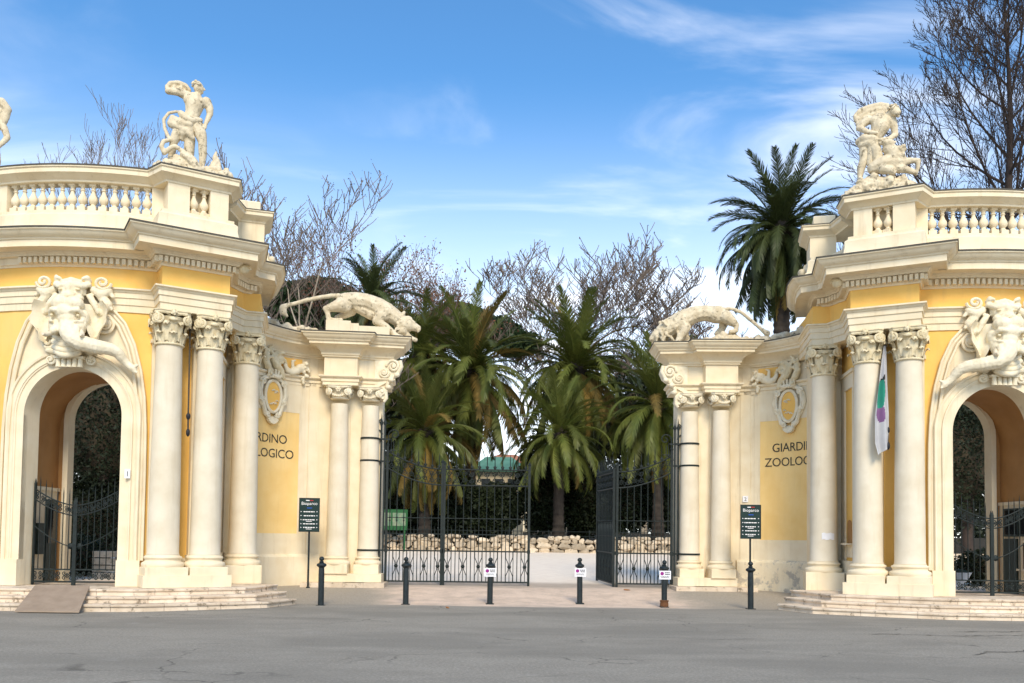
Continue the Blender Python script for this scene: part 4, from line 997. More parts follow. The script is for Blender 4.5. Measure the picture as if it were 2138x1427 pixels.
def statue_wrestler():
    global SX; SX = 1
    b = Vector(F(.06, -.06)); base = (b.x, b.y, 9.53); ang = R(-16)
    root = thing('statue', 'weathered stone statue of a cloaked man bending to wrestle a maned beast', 'statue', base)
    K = .00175
    def q(X, Y, d=0.0): return ((X - 650) * K, d, (1400 - Y) * K)
    m = MB()
    m.limb([q(600, 400), q(600, 480, .04), q(560, 570, .02), q(470, 640, -.04)], [.20, .205, .165, .17]); m.ell(q(530, 390, .06), (.13, .12, .12)); m.ell(q(680, 410, .06), (.12, .12, .12))
    m.limb([q(680, 350, .04), q(730, 335, .1)], [.09, .08]); m.ell(q(770, 315, .14), (.115, .12, .12)); m.ell(q(795, 345, .18), (.075, .08, .085)); m.limb([q(822, 335, .22), q(830, 352, .22)], [.024, .02])
    m.limb([q(450, 370, .02), q(380, 420, .04), q(335, 470, .05)], [.11, .09, .075]); m.limb([q(335, 470, .05), q(420, 550, .14), q(500, 590, .2)], [.072, .06, .045]); m.limb([q(500, 590, .2), q(540, 600, .22)], [.045, .03])
    m.limb([q(745, 400, .02), q(770, 500, .04), q(780, 610, .06)], [.105, .085, .07]); m.limb([q(780, 610, .06), q(700, 680, .14), q(600, 690, .2)], [.07, .058, .045]); m.limb([q(600, 690, .2), q(570, 690, .2)], [.045, .03])
    m.limb([q(430, 680, -.04), q(410, 780, -.02), q(400, 880, .0)], [.165, .135, .10]); m.limb([q(400, 880), q(365, 1000, -.04), q(350, 1120, -.06)], [.10, .095, .06]); m.limb([q(350, 1140, -.06), q(360, 1160, .06)], [.055, .045])
    m.limb([q(500, 690, .04), q(540, 800, .12), q(540, 920, .10)], [.15, .12, .09]); m.limb([q(540, 920, .10), q(520, 1060, .0)], [.09, .06])
    body = sculpt('figure', place(m, base, ang, 1), .016, 'stone', root, 1, .010, .05, mirror=False)
    m = MB(); r = random.Random(3)
    for i in range(36):
        a = r.uniform(0, 2 * PI); e = r.uniform(.0, 1.35); m.ell(Vector(q(752, 295, .13)) + Vector((math.cos(a) * math.cos(e) * .12, math.sin(a) * math.cos(e) * .12, math.sin(e) * .12)), (.035, .035, .03), None, 6, 4)
    for i in range(8): m.ell(q(800 + r.uniform(-10, 15), 375 + r.uniform(0, 20), .17), (.03, .03, .03), None, 6, 4)
    place(m, base, ang, 1).build('hair', 'stone', body, 60, mirror=False)
    m = MB()
    for P in ([(310, 340), (300, 280), (360, 210), (470, 175), (600, 155), (690, 175), (720, 250)], [(330, 390), (370, 300), (450, 230), (560, 210), (640, 230)], [(350, 400), (410, 330), (500, 280), (600, 270), (680, 280)], [(520, 190), (540, 250), (600, 300)], [(640, 170), (650, 230), (690, 300)]):
        m.limb([q(x, y, -.06) for x, y in P], [.06] * len(P))
    m.ell(q(520, 260, -.14), (.30, .07, .16))
    m.limb([q(340, 640, -.04), q(400, 620, .08), q(500, 650, .14), q(560, 700, .14)], [.09, .10, .09, .06]); m.limb([q(370, 700, .02), q(460, 700, .12), q(540, 760, .14), q(590, 880, .1)], [.09, .09, .08, .07]); m.limb([q(480, 760, .1), q(480, 860, .06), q(470, 960, .05)], [.08, .09, .08]); m.limb([q(560, 780, .1), q(540, 900, .1), q(590, 930, .1)], [.07, .08, .06])
    sculpt('drapery', place(m, base, ang, 1), .018, 'stone', root, 1, .014, .05, mirror=False)
    m = MB()                                         # the beast
    m.limb([q(520, 1040, .10), q(640, 1010, .14), q(790, 1010, .12)], [.16, .20, .20]); m.limb([q(790, 980, .1), q(760, 880, .12), q(690, 810, .14)], [.20, .19, .14])
    m.ell(q(690, 750, .18), (.13, .13, .10)); m.ell(q(630, 735, .22), (.08, .08, .06)); m.limb([q(600, 745, .22), q(580, 740, .22)], [.05, .04]); m.limb([q(740, 730, .14), q(775, 715, .1)], [.04, .03]); m.limb([q(700, 690, .12), q(725, 670, .1)], [.04, .03])
    m.limb([q(850, 990, .1), q(960, 980, .1), q(1055, 985, .1)], [.10, .07, .055]); m.limb([q(1055, 985, .1), q(1050, 1080, .1), q(1025, 1160, .1)], [.055, .045, .04])
    m.limb([q(800, 1090, .2), q(900, 1120, .22), q(1000, 1160, .2)], [.11, .08, .06]); m.limb([q(620, 1080, .2), q(700, 1120, .26), q(740, 1160, .28)], [.13, .10, .06])
    r = random.Random(8)
    for i in range(40): m.ell(q(r.uniform(740, 880), r.uniform(810, 980), r.uniform(.05, .28)), (.05, .05, .06), (r.random(), r.random(), 0), 6, 5)
    sculpt('beast', place(m, base, ang, 1), .018, 'stone', root, 1, .02, .05, mirror=False)
    m = MB(); rock(m, [(-.86, .05), (-.78, .18), (-.62, .30), (-.42, .46), (-.1, .48), (.2, .42), (.45, .36), (.6, .22), (.76, .08)], .34, 9)
    sculpt('rock_base', place(m, base, ang, 1), .022, 'stone', root, 0, .06, .07, mirror=False)
def statue_far():
    """third statue, at the rear of the left roof, mostly outside the frame"""
    global SX; SX = 1
    base = (-12.62, 20.6, 9.05)
    root = thing('statue', 'stone statue with billowing cloak on a rough rock, behind the curved balustrade', 'statue', base)
    MB().box(-13.15, -12.1, 20.25, 21.1, 7.93, 9.05).build('pedestal', 'cream', root)
    m = MB(); q = lambda u, z, d=0: (u, d, z)
    m.limb([q(0, 1.75), q(.02, 1.55), q(0, 1.3)], [.2, .19, .17]); m.limb([q(.05, 1.9), q(.1, 2.02)], [.08, .08]); m.ell(q(.12, 2.14), (.11, .12, .13))
    m.limb([q(.2, 1.8), q(.36, 1.62), q(.44, 1.40)], [.10, .085, .07]); m.limb([q(.44, 1.4), q(.36, 1.2, .1), q(.24, 1.08, .12)], [.07, .055, .045]); m.limb([q(-.2, 1.8), q(-.4, 1.6)], [.1, .08])
    m.limb([q(.1, 1.2), q(.2, .85), q(.16, .45)], [.16, .11, .07]); m.limb([q(-.1, 1.2), q(-.2, .85), q(-.24, .45)], [.16, .11, .07])
    b = sculpt('figure', place(m, base, 0, -1), .026, 'stone', root, 2, .016, .05, mirror=False)
    m = MB(); m.limb([q(.1, 2.2), q(.28, 2.22), q(.42, 2.05), q(.40, 1.8)], [.09, .10, .09, .05]); m.limb([q(.3, 2.0), q(.36, 1.8), q(.3, 1.6)], [.08, .08, .05]); m.limb([q(0, 1.3, .1), q(.2, 1.2, .1), q(.1, .9, .1)], [.12, .12, .1])
    sculpt('drapery', place(m, base, 0, -1), .026, 'stone', root, 1, .016, .05, mirror=False)
    m = MB(); rock(m, [(-.55, .3), (-.3, .6), (.1, .75), (.32, .72), (.5, .48), (.58, .2)], .35, 12); sculpt('rock_base', place(m, base, 0, -1), .03, 'stone', root, 1, .06, .08, mirror=False)

# ------------------------------------------------------------------ lions on the wings
def lioness():
    global SX; SX = 1
    base = (-4.75, 24.95, 6.97); ang = R(6)
    root = thing('lion_statue', 'stone lioness striding down with open jaws and long tail, on a stepped block', 'statue', base)
    K = .00246
    def q(X, Y, d=0.0): return ((X - 1270) * K, d, (752 - Y) * K)
    m = MB()
    m.limb([q(1100, 340), q(1200, 320), q(1330, 330), q(1450, 375), q(1560, 440)], [.25, .235, .235, .26, .28])
    m.ell(q(1090, 370, .12), (.24, .14, .27)); m.ell(q(1520, 450, .14), (.24, .14, .26)); m.limb([q(1240, 400), q(1400, 470)], [.14, .16])
    m.limb([q(1600, 450), q(1690, 510), q(1760, 550)], [.24, .21, .19])
    m.ell(q(1785, 565), (.23, .22, .22)); m.limb([q(1840, 575), q(1910, 600)], [.145, .10]); m.ell(q(1925, 590), (.06, .085, .05)); m.limb([q(1930, 620, .06), q(1915, 650, .07)], [.045, .03]); m.ell(q(1800, 500), (.13, .16, .08))
    m.limb([q(1770, 665), q(1830, 715), q(1893, 735)], [.10, .075, .06]); m.ell(q(1735, 640), (.17, .22, .17))
    rq = random.Random(14)
    for i in range(26): m.limb([q(rq.uniform(1660, 1760), rq.uniform(520, 660), rq.choice((-1, 1)) * rq.uniform(.14, .22)), q(rq.uniform(1680, 1790), rq.uniform(600, 720), rq.choice((-1, 1)) * rq.uniform(.12, .2))], [.035, .02]) if i % 2 else m.ell(q(rq.uniform(1660, 1780), rq.uniform(520, 690), rq.choice((-1, 1)) * .2), (.05, .03, .06), None, 6, 5); m.limb([q(1830, 520, .1), q(1870, 545, .1)], [.05, .04])
    for d in (-.13, .13): m.limb([q(1735, 470, d), q(1755, 440, d)], [.06, .045])
    # near legs
    m.limb([q(1050, 400, .16), q(960, 430, .20), q(895, 445, .20)], [.20, .13, .085]); m.limb([q(895, 445, .20), q(915, 500, .20), q(930, 560, .20)], [.08, .07, .07]); m.limb([q(930, 570, .20), q(1010, 575, .20), q(1060, 565, .20)], [.075, .065, .06])
    m.limb([q(1170, 420, -.16), q(1080, 480, -.18), q(1010, 500, -.18)], [.15, .10, .07]); m.limb([q(1010, 500, -.18), q(1030, 560, -.18)], [.065, .06])
    m.limb([q(1500, 500, .18), q(1450, 560, .20), q(1560, 620, .22), q(1650, 700, .22)], [.15, .12, .095, .085]); m.limb([q(1650, 715, .22), q(1740, 735, .24)], [.085, .07])
    m.limb([q(1520, 500, -.18), q(1560, 600, -.20), q(1600, 720, -.2), q(1680, 735, -.2)], [.14, .10, .075, .07])
    m.limb([q(1030, 275), q(940, 280), q(820, 305), q(680, 340), q(560, 385), q(470, 410)], [.07, .065, .06, .06, .055, .06]); m.limb([q(470, 410), q(425, 440), q(430, 490), q(470, 530)], [.06, .10, .10, .04])
    sculpt('body', place(m, base, ang, -1), .02, 'stone', root, 1, .02, .08, mirror=False)
    m = MB(); m.add([], [])
    for (x0, x1, y1) in ((905, 1175, 590), (1175, 1262, 615), (1262, 1600, 640)):
        u0, u1 = (x0 - 1270) * K, (x1 - 1270) * K; m = MB(); m.box(u0, u1 - .004, -.42, .42, .005, (752 - y1) * K); place(m, base, ang, -1).build('stepped_block', 'cream', root, mirror=False)
    # sloping slab under the forepaw
    m = MB(); m.box(.81, 1.36, -.40, .42, .005, .03); place(m, base, ang, -1).build('stepped_block', 'cream', root, mirror=False)
def lion():
    global SX; SX = 1
    base = (4.72, 24.92, 6.97); ang = R(-6)
    root = thing('lion_statue', 'weathered stone lion with shaggy mane crouching head down on rocks', 'statue', base)
    K = .00303
    def q(X, Y, d=0.0): return ((X - 600) * K, d, (585 - Y) * K)
    m = MB()
    m.limb([q(740, 300), q(640, 280), q(540, 290), q(430, 340), q(360, 390)], [.24, .22, .23, .28, .28]); m.ell(q(740, 300, .14), (.24, .14, .24)); m.ell(q(410, 370, .15), (.22, .15, .27))
    m.limb([q(330, 400), q(250, 450)], [.27, .23]); m.ell(q(205, 490), (.21, .19, .18)); m.limb([q(185, 500), q(150, 520)], [.12, .09]); m.ell(q(145, 505), (.06, .08, .05)); m.limb([q(200, 550), q(165, 565)], [.09, .065])
    m.limb([q(810, 330, .18), q(870, 380, .2), q(905, 410, .2)], [.19, .13, .08]); m.limb([q(905, 410, .2), q(900, 455, .2)], [.075, .07]); m.limb([q(900, 460, .2), q(850, 470, .22)], [.07, .06])
    m.limb([q(810, 360, -.16), q(790, 420, -.16), q(740, 460, -.16)], [.14, .10, .06])
    m.limb([q(450, 430, .2), q(410, 500, .24), q(375, 560, .26), q(355, 600, .32)], [.14, .10, .085, .075]); m.limb([q(440, 430, -.2), q(470, 500, -.2), q(400, 570, -.2)], [.12, .09, .07])
    m.limb([q(800, 245), q(880, 240), q(960, 275), q(1060, 360), q(1150, 440)], [.06, .05, .05, .05, .05]); m.limb([q(1150, 440), q(1190, 470), q(1200, 500)], [.06, .09, .04])
    r = random.Random(21)                             # locks of the mane
    for i in range(70):
        x = r.uniform(175, 430); y = r.uniform(350, 530) ; d = r.choice((-1, 1)) * r.uniform(.10, .30); a = Vector(q(x, y, d)); m.limb([a, a + Vector((r.uniform(-.03, .12), 0, -r.uniform(.06, .14)))], [.05, .025])
    sculpt('body', place(m, base, ang, 1), .02, 'stone', root, 0, .03, .06, mirror=False)
    m = MB(); rock(m, [(-.50, .06), (-.3, .14), (0, .16), (.3, .22), (.45, .34), (.85, .36), (1.05, .22), (1.5, .18), (1.9, .16)], .34, 31)
    sculpt('rock_base', place(m, base, ang, 1), .025, 'stone', root, 0, .08, .07, mirror=False)
# ------------------------------------------------------------------ wrought iron
def bar_xf(m, mapf): m.v = [tuple(mapf(*v)) for v in m.v]; return m
def rod(p0, p1, r=.014, seg=6): return MB().tube([p0, p1], r, seg)
def lozenge(u, z0, z1, w=.10):
    zc = (z0 + z1) / 2; m = MB()
    for e in (-1, 1): m.tube([(u + e * w, 0, z0), (u + e * w, 0, z0 + .17), (u + e * .028, 0, zc - .09), (u + e * .028, 0, zc + .09), (u + e * w, 0, z1 - .17), (u + e * w, 0, z1)], .013, 6)
    m.ell((u, 0, zc), (.055, .04, .05), None, 8, 6); m.tube([(u, 0, z0), (u, 0, z1)], .010, 5)
    return m
def scrolls(u0, u1, lo, hi, n):
    m = MB()
    for i in range(n):
        uc = u0 + (u1 - u0) * (i + .5) / n; zl, zh = lo(uc), hi(uc); h = (zh - zl); zc = (zl + zh) / 2
        for e in (-1, 1):
            m.tube(spiral((uc, 0, zc + e * h * .22), (1, 0, 0), (0, 0, 1), h * .20, .015, 1.4, PI * (i % 2), 16), .011, 5)
        m.tube([(uc - (u1 - u0) / n * .5, 0, zl), (uc, 0, zc), (uc + (u1 - u0) / n * .5, 0, zh)], .008, 4); m.tube([(uc - (u1 - u0) / n * .5, 0, zh), (uc, 0, zc), (uc + (u1 - u0) / n * .5, 0, zl)], .008, 4)
    return m
def curve_rail(u0, u1, fn, r, n=18, d=0): return MB().tube([(u0 + (u1 - u0) * i / n, d, fn(u0 + (u1 - u0) * i / n)) for i in range(n + 1)], r, 6)
def gate_section(root, mapf, W, lo, hi, z0, post_far, post_top, nb, far_z=None, foot=.0):
    """one flat section of the main gate; u runs 0..W"""
    def B(m, nm, mat='iron', sm=50): return bar_xf(m, mapf).build(nm, mat, root, sm, mirror=False)
    zb, zm, zk = z0, z0 + .84, z0 + 1.74
    B(MB().box(-.0, W, -.022, .022, zb - .02, zb + .02), 'rail', sm=None); B(MB().box(0, W, -.022, .022, zm - .02, zm + .02), 'rail', sm=None)
    B(MB().box(0, W, -.012, .012, z0 + 1.30, z0 + 1.315), 'rail', sm=None); B(MB().box(0, W, -.010, .010, zk - .01, zk + .01), 'rail', sm=None)
    B(curve_rail(0, W, lo, .022), 'band_rail'); B(curve_rail(0, W, hi, .022), 'band_rail')
    sb = scrolls(0.02, W - .02, lambda u: lo(u) + .02, lambda u: hi(u) - .02, nb); B(sb, 'scroll_band')
    sp_ = W / nb
    for i in range(nb):
        u = (i + .5) * sp_; t = hi(u)
        m = MB(); m.tube([(u, 0, zm), (u, 0, lo(u))], .014, 6); m.ell((u, 0, zk), (.032, .032, .026), None, 7, 5); m.lathe([(.03, zk - .06), (.018, zk - .10)], 7, (u, 0, 0))
        m.tube([(u, 0, t), (u, 0, t + .34), (u, 0, t + .46)], [.012, .012, .002], 5); m.box(u - .05, u + .05, -.02, .02, t + .07, t + .085); m.lathe([(.03, t + .02), (.045, t + .07), (.012, t + .12)], 7, (u, 0, 0)); B(m, 'bar')
        m = MB(); v = i * sp_
        if i: m.tube([(v, 0, zm), (v, 0, z0 + 1.42), (v, 0, z0 + 1.55)], [.011, .011, .001], 5); B(m, 'dog_bar')
        if i % 2 == 0: B(lozenge(u, zb, zm, sp_ * .46), 'lozenge')
        else: B(rod((u, 0, zb), (u, 0, zm), .014), 'bar')
        if i: B(rod((v, 0, zb), (v, 0, zm), .010, 5), 'bar')
    for (u, zt) in ((0.0, post_top), (W, post_far)):
        m = MB(); m.obox((u, 0), (1, 0), .032, .032, z0 - .15 + foot, zt); m.obox((u, 0), (1, 0), .042, .042, zt - .28, zt - .25); m.obox((u, 0), (1, 0), .042, .042, zm - .05, zm + .05); m.lathe([(.04, zt), (.05, zt + .04), (.02, zt + .07), (.004, zt + .11)], 8, (u, 0, 0)); B(m, 'gate_post', sm=None)
def main_gates():
    y = 25.08; zl0, zh0 = 2.99, 3.43
    cl = lambda u: zl0 + .50 * max(0, (u / 1.6)) ** 1.9; ch = lambda u: zh0 + .52 * max(0, (u / 1.6)) ** 1.9
    flat_l = lambda u: zl0; flat_h = lambda u: zh0
    for side in (-1, 1):
        root = thing('fixed_gate', ('fixed wrought iron gate panel clamped to the small column beneath the lioness' if side < 0 else 'fixed wrought iron gate panel clamped to the small column beneath the maned lion'), 'gate', (side * 3.2, y, .25))
        mp_ = lambda u, o, z: (side * (2.42 + u), y + o, z)
        gate_section(root, mp_, 1.52, cl, ch, .34, 4.05, 3.60, 8)
        def B(m, nm): return bar_xf(m, mp_).build(nm, 'iron', root, 50, mirror=False)
        # tall end posts at the column with scrolled head
        for u in (1.60, 1.70):
            m = MB(); m.obox((u, 0), (1, 0), .022, .022, .25, 4.62); m.lathe([(.03, 4.62), (.05, 4.68), (.015, 4.78), (.003, 4.95)], 8, (u, 0, 0)); B(m, 'gate_post')
        m = MB(); m.tube(list(reversed(spiral((1.34, 0, 4.36), (1, 0, 0), (0, 0, 1), .17, .03, 1.3, 0, 18))) + [(1.50, 0, 4.1), (1.52, 0, 3.9)], .018, 6); B(m, 'scroll')
        m = MB(); m.tube(spiral((1.84, 0, 4.36), (-1, 0, 0), (0, 0, 1), .17, .03, 1.3, 0, 18), .018, 6); B(m, 'scroll')
        m = MB(); m.tube([(1.36, 0, 4.18), (1.36, 0, 3.7)], .012, 5); m.box(1.28, 1.44, -.02, .02, 3.92, 3.94); B(m, 'bar')
        for zz_ in (4.23, 3.62, 1.18): m = MB(); m.box(1.45, 1.78, -.02, .02, zz_ - .02, zz_ + .02); B(m, 'tie_rail')
        m = MB(); m.tube([(1.52, 0, 4.80), (1.44, 0, 4.74), (1.48, 0, 4.66), (1.60, 0, 4.70), (1.72, 0, 4.66), (1.78, 0, 4.74), (1.70, 0, 4.80)], .014, 5); B(m, 'scrolled_head')
        for zz_ in (4.23, 3.62, 1.18):
            rr = .262 if zz_ > 3 else .292
            m = MB(); m.lathe([(rr - .03, zz_ - .024), (rr, zz_ - .024), (rr, zz_ + .024), (rr - .03, zz_ + .024)], 24, (side * C5.x, C5.y, 0), False); m.build('column_clamp', 'iron', root, mirror=False)
            m = MB(); m.box(side * 4.12 - .09, side * 4.12 + .09, y - .07, y - .02, zz_ - .022, zz_ + .022); m.build('clamp_tie', 'iron', root, mirror=False)
    root = thing('gate_leaf', 'closed wrought iron gate leaf standing in line with its panel across half the drive', 'gate', (-1.2, y, .22))
    gate_section(root, lambda u, o, z: (-2.36 + u, y + o, z), 2.34, flat_l, flat_h, .34, 3.55, 3.55, 11)
    root = thing('gate_leaf', 'open wrought iron gate leaf swung back and seen edge-on', 'gate', (2.36, y + .04, .22))
    a = R(86); c, s = math.cos(a), math.sin(a)
    gate_section(root, lambda u, o, z: (2.34 - u * c - o * s, y + .05 + u * s - o * c, z + .03 * u / 2.3), 2.30, flat_l, flat_h, .34, 3.55, 3.55, 11, foot=.05)
    MB().box(0, 2.28, -.012, .0, .38, 2.05).xf(lambda u, o, z: (2.34 - u * c - o * s, y + .05 + u * s - o * c, z)).build('sheet_backing', 'iron_sheet', root, mirror=False)
def arch_gates(side):
    for e, which in ((1, 'inner'), (-1, 'outer')):
        where = ('arch behind the plywood ramp' if side < 0 else 'arch nearest the white flag')
        root = thing('arch_gate_leaf', 'low iron gate leaf in ' + where + (', hinged nearer the paired columns' if e > 0 else ', hinged away from the paired columns'), 'gate', (side * (A0 - e * .5), 20.25, .42))
        W = .985
        def mp_(u, o, z): x, y, zz_ = bend(e * (.005 + u), -.30 - o, z); return (side * x, y, zz_)
        top = lambda u: 2.14 + .36 * (u / W) ** 1.7
        def B(m, nm, sm=50): return bar_xf(m, mp_).build(nm, 'iron', root, sm, mirror=False)
        B(MB().box(0, W, -.016, .016, .455, .49), 'rail', None); B(MB().box(0, W, -.016, .016, .725, .755), 'rail', None)
        B(curve_rail(0, W, top, .016, 12), 'band_rail'); B(curve_rail(0, W, lambda u: top(u) - .22, .016, 12), 'band_rail'); B(curve_rail(0, W, lambda u: top(u) - .92 + .12 * (u / W), .012, 12), 'strap')
        for z0f, z1f in ((lambda u: .49, lambda u: .725), (lambda u: top(u) - .21, lambda u: top(u) - .01)):
            for i in range(7):
                m = MB(); u = W * (i + .5) / 7; z0, z1 = z0f(u), z1f(u); h = z1 - z0; d = 1 if i % 2 else -1
                up_ = spiral((u, 0, z0 + h * .72), (d, 0, 0), (0, 0, 1), h * .24, .012, 1.3, PI, 14); dn = spiral((u, 0, z0 + h * .28), (d, 0, 0), (0, 0, -1), h * .24, .012, 1.3, PI, 14)
                m.tube(list(reversed(up_)) + dn, .011, 5); B(m, 'scroll')
        for i in range(1, 7):
            u = W * i / 7; B(MB().tube([(u, 0, .74), (u, 0, top(u) + .22), (u, 0, top(u) + .36)], [.011, .011, .001], 6), 'bar')
        for u, zt in ((.015, 2.22), (W - .02, 2.62)): m = MB(); m.obox((u, 0), (1, 0), .022, .022, .40, zt); m.lathe([(.028, zt), (.004, zt + .1)], 8, (u, 0, 0)); B(m, 'gate_post', None)
        m = MB(); m.ell((.10, .03, 1.25), (.07, .03, .07), None, 10, 6); B(m, 'lock')

# ------------------------------------------------------------------ street furniture
def plate_marks(root, parent, mapf):
    """no-parking plate: disc and rows of small print"""
    def B(m, nm, mat): m.v = [tuple(mapf(*v)) for v in m.v]; return m.build(nm, mat, parent, mirror=False)
    n = 20; B(MB().add([(-.07 + .042 * math.cos(2 * PI * i / n), .010, .035 + .042 * math.sin(2 * PI * i / n)) for i in range(n)], [tuple(range(n))]), 'disc', 'purple')
    r = random.Random(5)
    for z, x0, x1 in ((.055, -.01, .11), (.015, -.0, .11), (-.035, -.11, .105), (-.06, -.09, .10)):
        x = x0
        while x < x1 - .01:
            w = r.uniform(.015, .04); h = .011 if z > 0 else .006; B(MB().add([(x, .010, z - h), (min(x + w, x1), .010, z - h), (min(x + w, x1), .010, z + h), (x, .010, z + h)], [(0, 1, 2, 3)]), 'print', 'ink'); x += w + .008
def bollards():
    prof = [(.075, 0), (.075, .012), (.066, .016), (.066, .70), (.062, .80), (.060, .84), (.078, .86), (.105, .875), (.112, .90), (.100, .925), (.070, .94), (.045, .955), (.052, .97), (.036, .985), (.030, .992), (.050, 1.01), (.058, 1.035), (.050, 1.065), (.028, 1.085), (.004, 1.09)]
    body = MB().lathe(prof, 18).mesh('shaft', 40); body.materials.append(MATS['bollard_paint'])
    flange = MB().obox((0, 0), (1, 0), .095, .095, -.02, .015).mesh('foot_plate'); flange.materials.append(MATS['bollard_paint'])
    spots = [(-4.87, 20.41, 0, 'plain black iron bollard in front of the info board under the lioness wing'), (-3.04, 20.98, 0, 'plain black iron bollard before the fixed panel of the closed gate side'),
             (-1.11, 21.42, 1, 'black iron bollard with white plate, in front of the closed gate leaf'), (1.04, 21.75, 1, 'black iron bollard with white plate, standing in the open drive'),
             (2.94, 21.11, 1, 'black iron bollard with white plate and brown rusty collar at its foot'), (4.88, 20.81, 0, 'plain black iron bollard in front of the info board under the maned lion wing')]
    for i, (x, y, sg, lab) in enumerate(spots):
        root = thing('bollard', lab, 'bollard', (x, y, gz(x, y)), 'bollards across the entrance')
        tilt = rnd.uniform(-.012, .012)
        o = bpy.data.objects.new('shaft', body); COL.objects.link(o); o.parent = root; o.rotation_euler = (tilt, tilt * .7, 0)
        o = bpy.data.objects.new('foot_plate', flange); COL.objects.link(o); o.parent = root
        if sg:
            z = gz(x, y) + .745
            p = MB().box(x - .135, x + .135, y - .088, y - .078, z - .10, z + .10).build('sign_plate', 'white_enamel', root, mirror=False)
            plate_marks(root, p, lambda u, o_, zz_: (x + u, y - .082 - o_, z + zz_))
        if i == 4: MB().lathe([(.10, .0), (.10, .09), (.088, .12), (.105, .13), (.105, .155), (.07, .165)], 16, (x, y, gz(x, y))).build('collar', 'rust', root, 40, mirror=False)
def info_boards():
    for (x, y, tilt, lab, sd) in ((-5.82, 23.9, R(2), 'tall dark green info board on a post beside the lioness wing lettering', -1), (5.62, 23.3, 0, 'tall dark green info board on a post beside the maned lion wing', 1)):
        g = gz(x, y); root = thing('info_board', lab, 'sign', (x, y, g))
        zb = 1.66 if sd < 0 else 1.63; H = .86; W = .255
        po = MB(); po.tube([(x, y + .03, g - .1), (x, y + .03, zb + .3)], .026, 8); po.lathe([(.05, 0), (.05, .02), (.03, .03)], 10, (x, y + .03, g)); po.build('post', 'bollard_paint', root, 40, mirror=False)
        b = MB().box(x - W, x + W, y - .02, y + .0, zb, zb + H).build('board', 'board_green', root, mirror=False)
        f = MB()
        for (x0, x1, z0, z1) in ((-W - .012, -W, -.012, H + .012), (W, W + .012, -.012, H + .012), (-W, W, -.012, 0), (-W, W, H, H + .012)): f.box(x + x0, x + x1, y - .027, y + .003, zb + z0, zb + z1)
        f.build('frame', 'ink', root, mirror=False)
        def strip(x0, x1, z, h, mat): MB().add([(x + x0, y - .024, zb + z), (x + x1, y - .024, zb + z), (x + x1, y - .024, zb + z + h), (x + x0, y - .024, zb + z + h)], [(0, 1, 2, 3)]).build('print', mat, b, mirror=False)
        me = text_mesh('Bioparco', .115, 0, 'CENTER')
        for v in me.vertices: v.co = (x + v.co.x, y - .024, zb + .69 + v.co.y)
        link('title_lettering', me, 'white_enamel', b)
        r = random.Random(4 + sd)
        strip(-.09, .0, .795, .022, 'white_enamel'); strip(.01, .10, .795, .022, 'redpaint'); strip(-.06, .07, .60, .02, 'bluepaint')
        for z in (.50, .395, .29, .185, .09):
            xx = -.14 - r.random() * .03
            while xx < .13: w = r.uniform(.03, .07); strip(xx, min(xx + w, .15), z, .024, 'white_enamel'); xx += w + .012
            if z in (.29, .09): strip(-.08, .07, z - .035, .014, 'white_enamel')
            for e in (-1, 1): MB().add([(x + e * .205 - .016, y - .024, zb + z), (x + e * .205 - .016, y - .024, zb + z + .028), (x + e * .205 + .018, y - .024, zb + z + .014)], [(0, 1, 2)]).build('print', 'white_enamel', b, mirror=False)
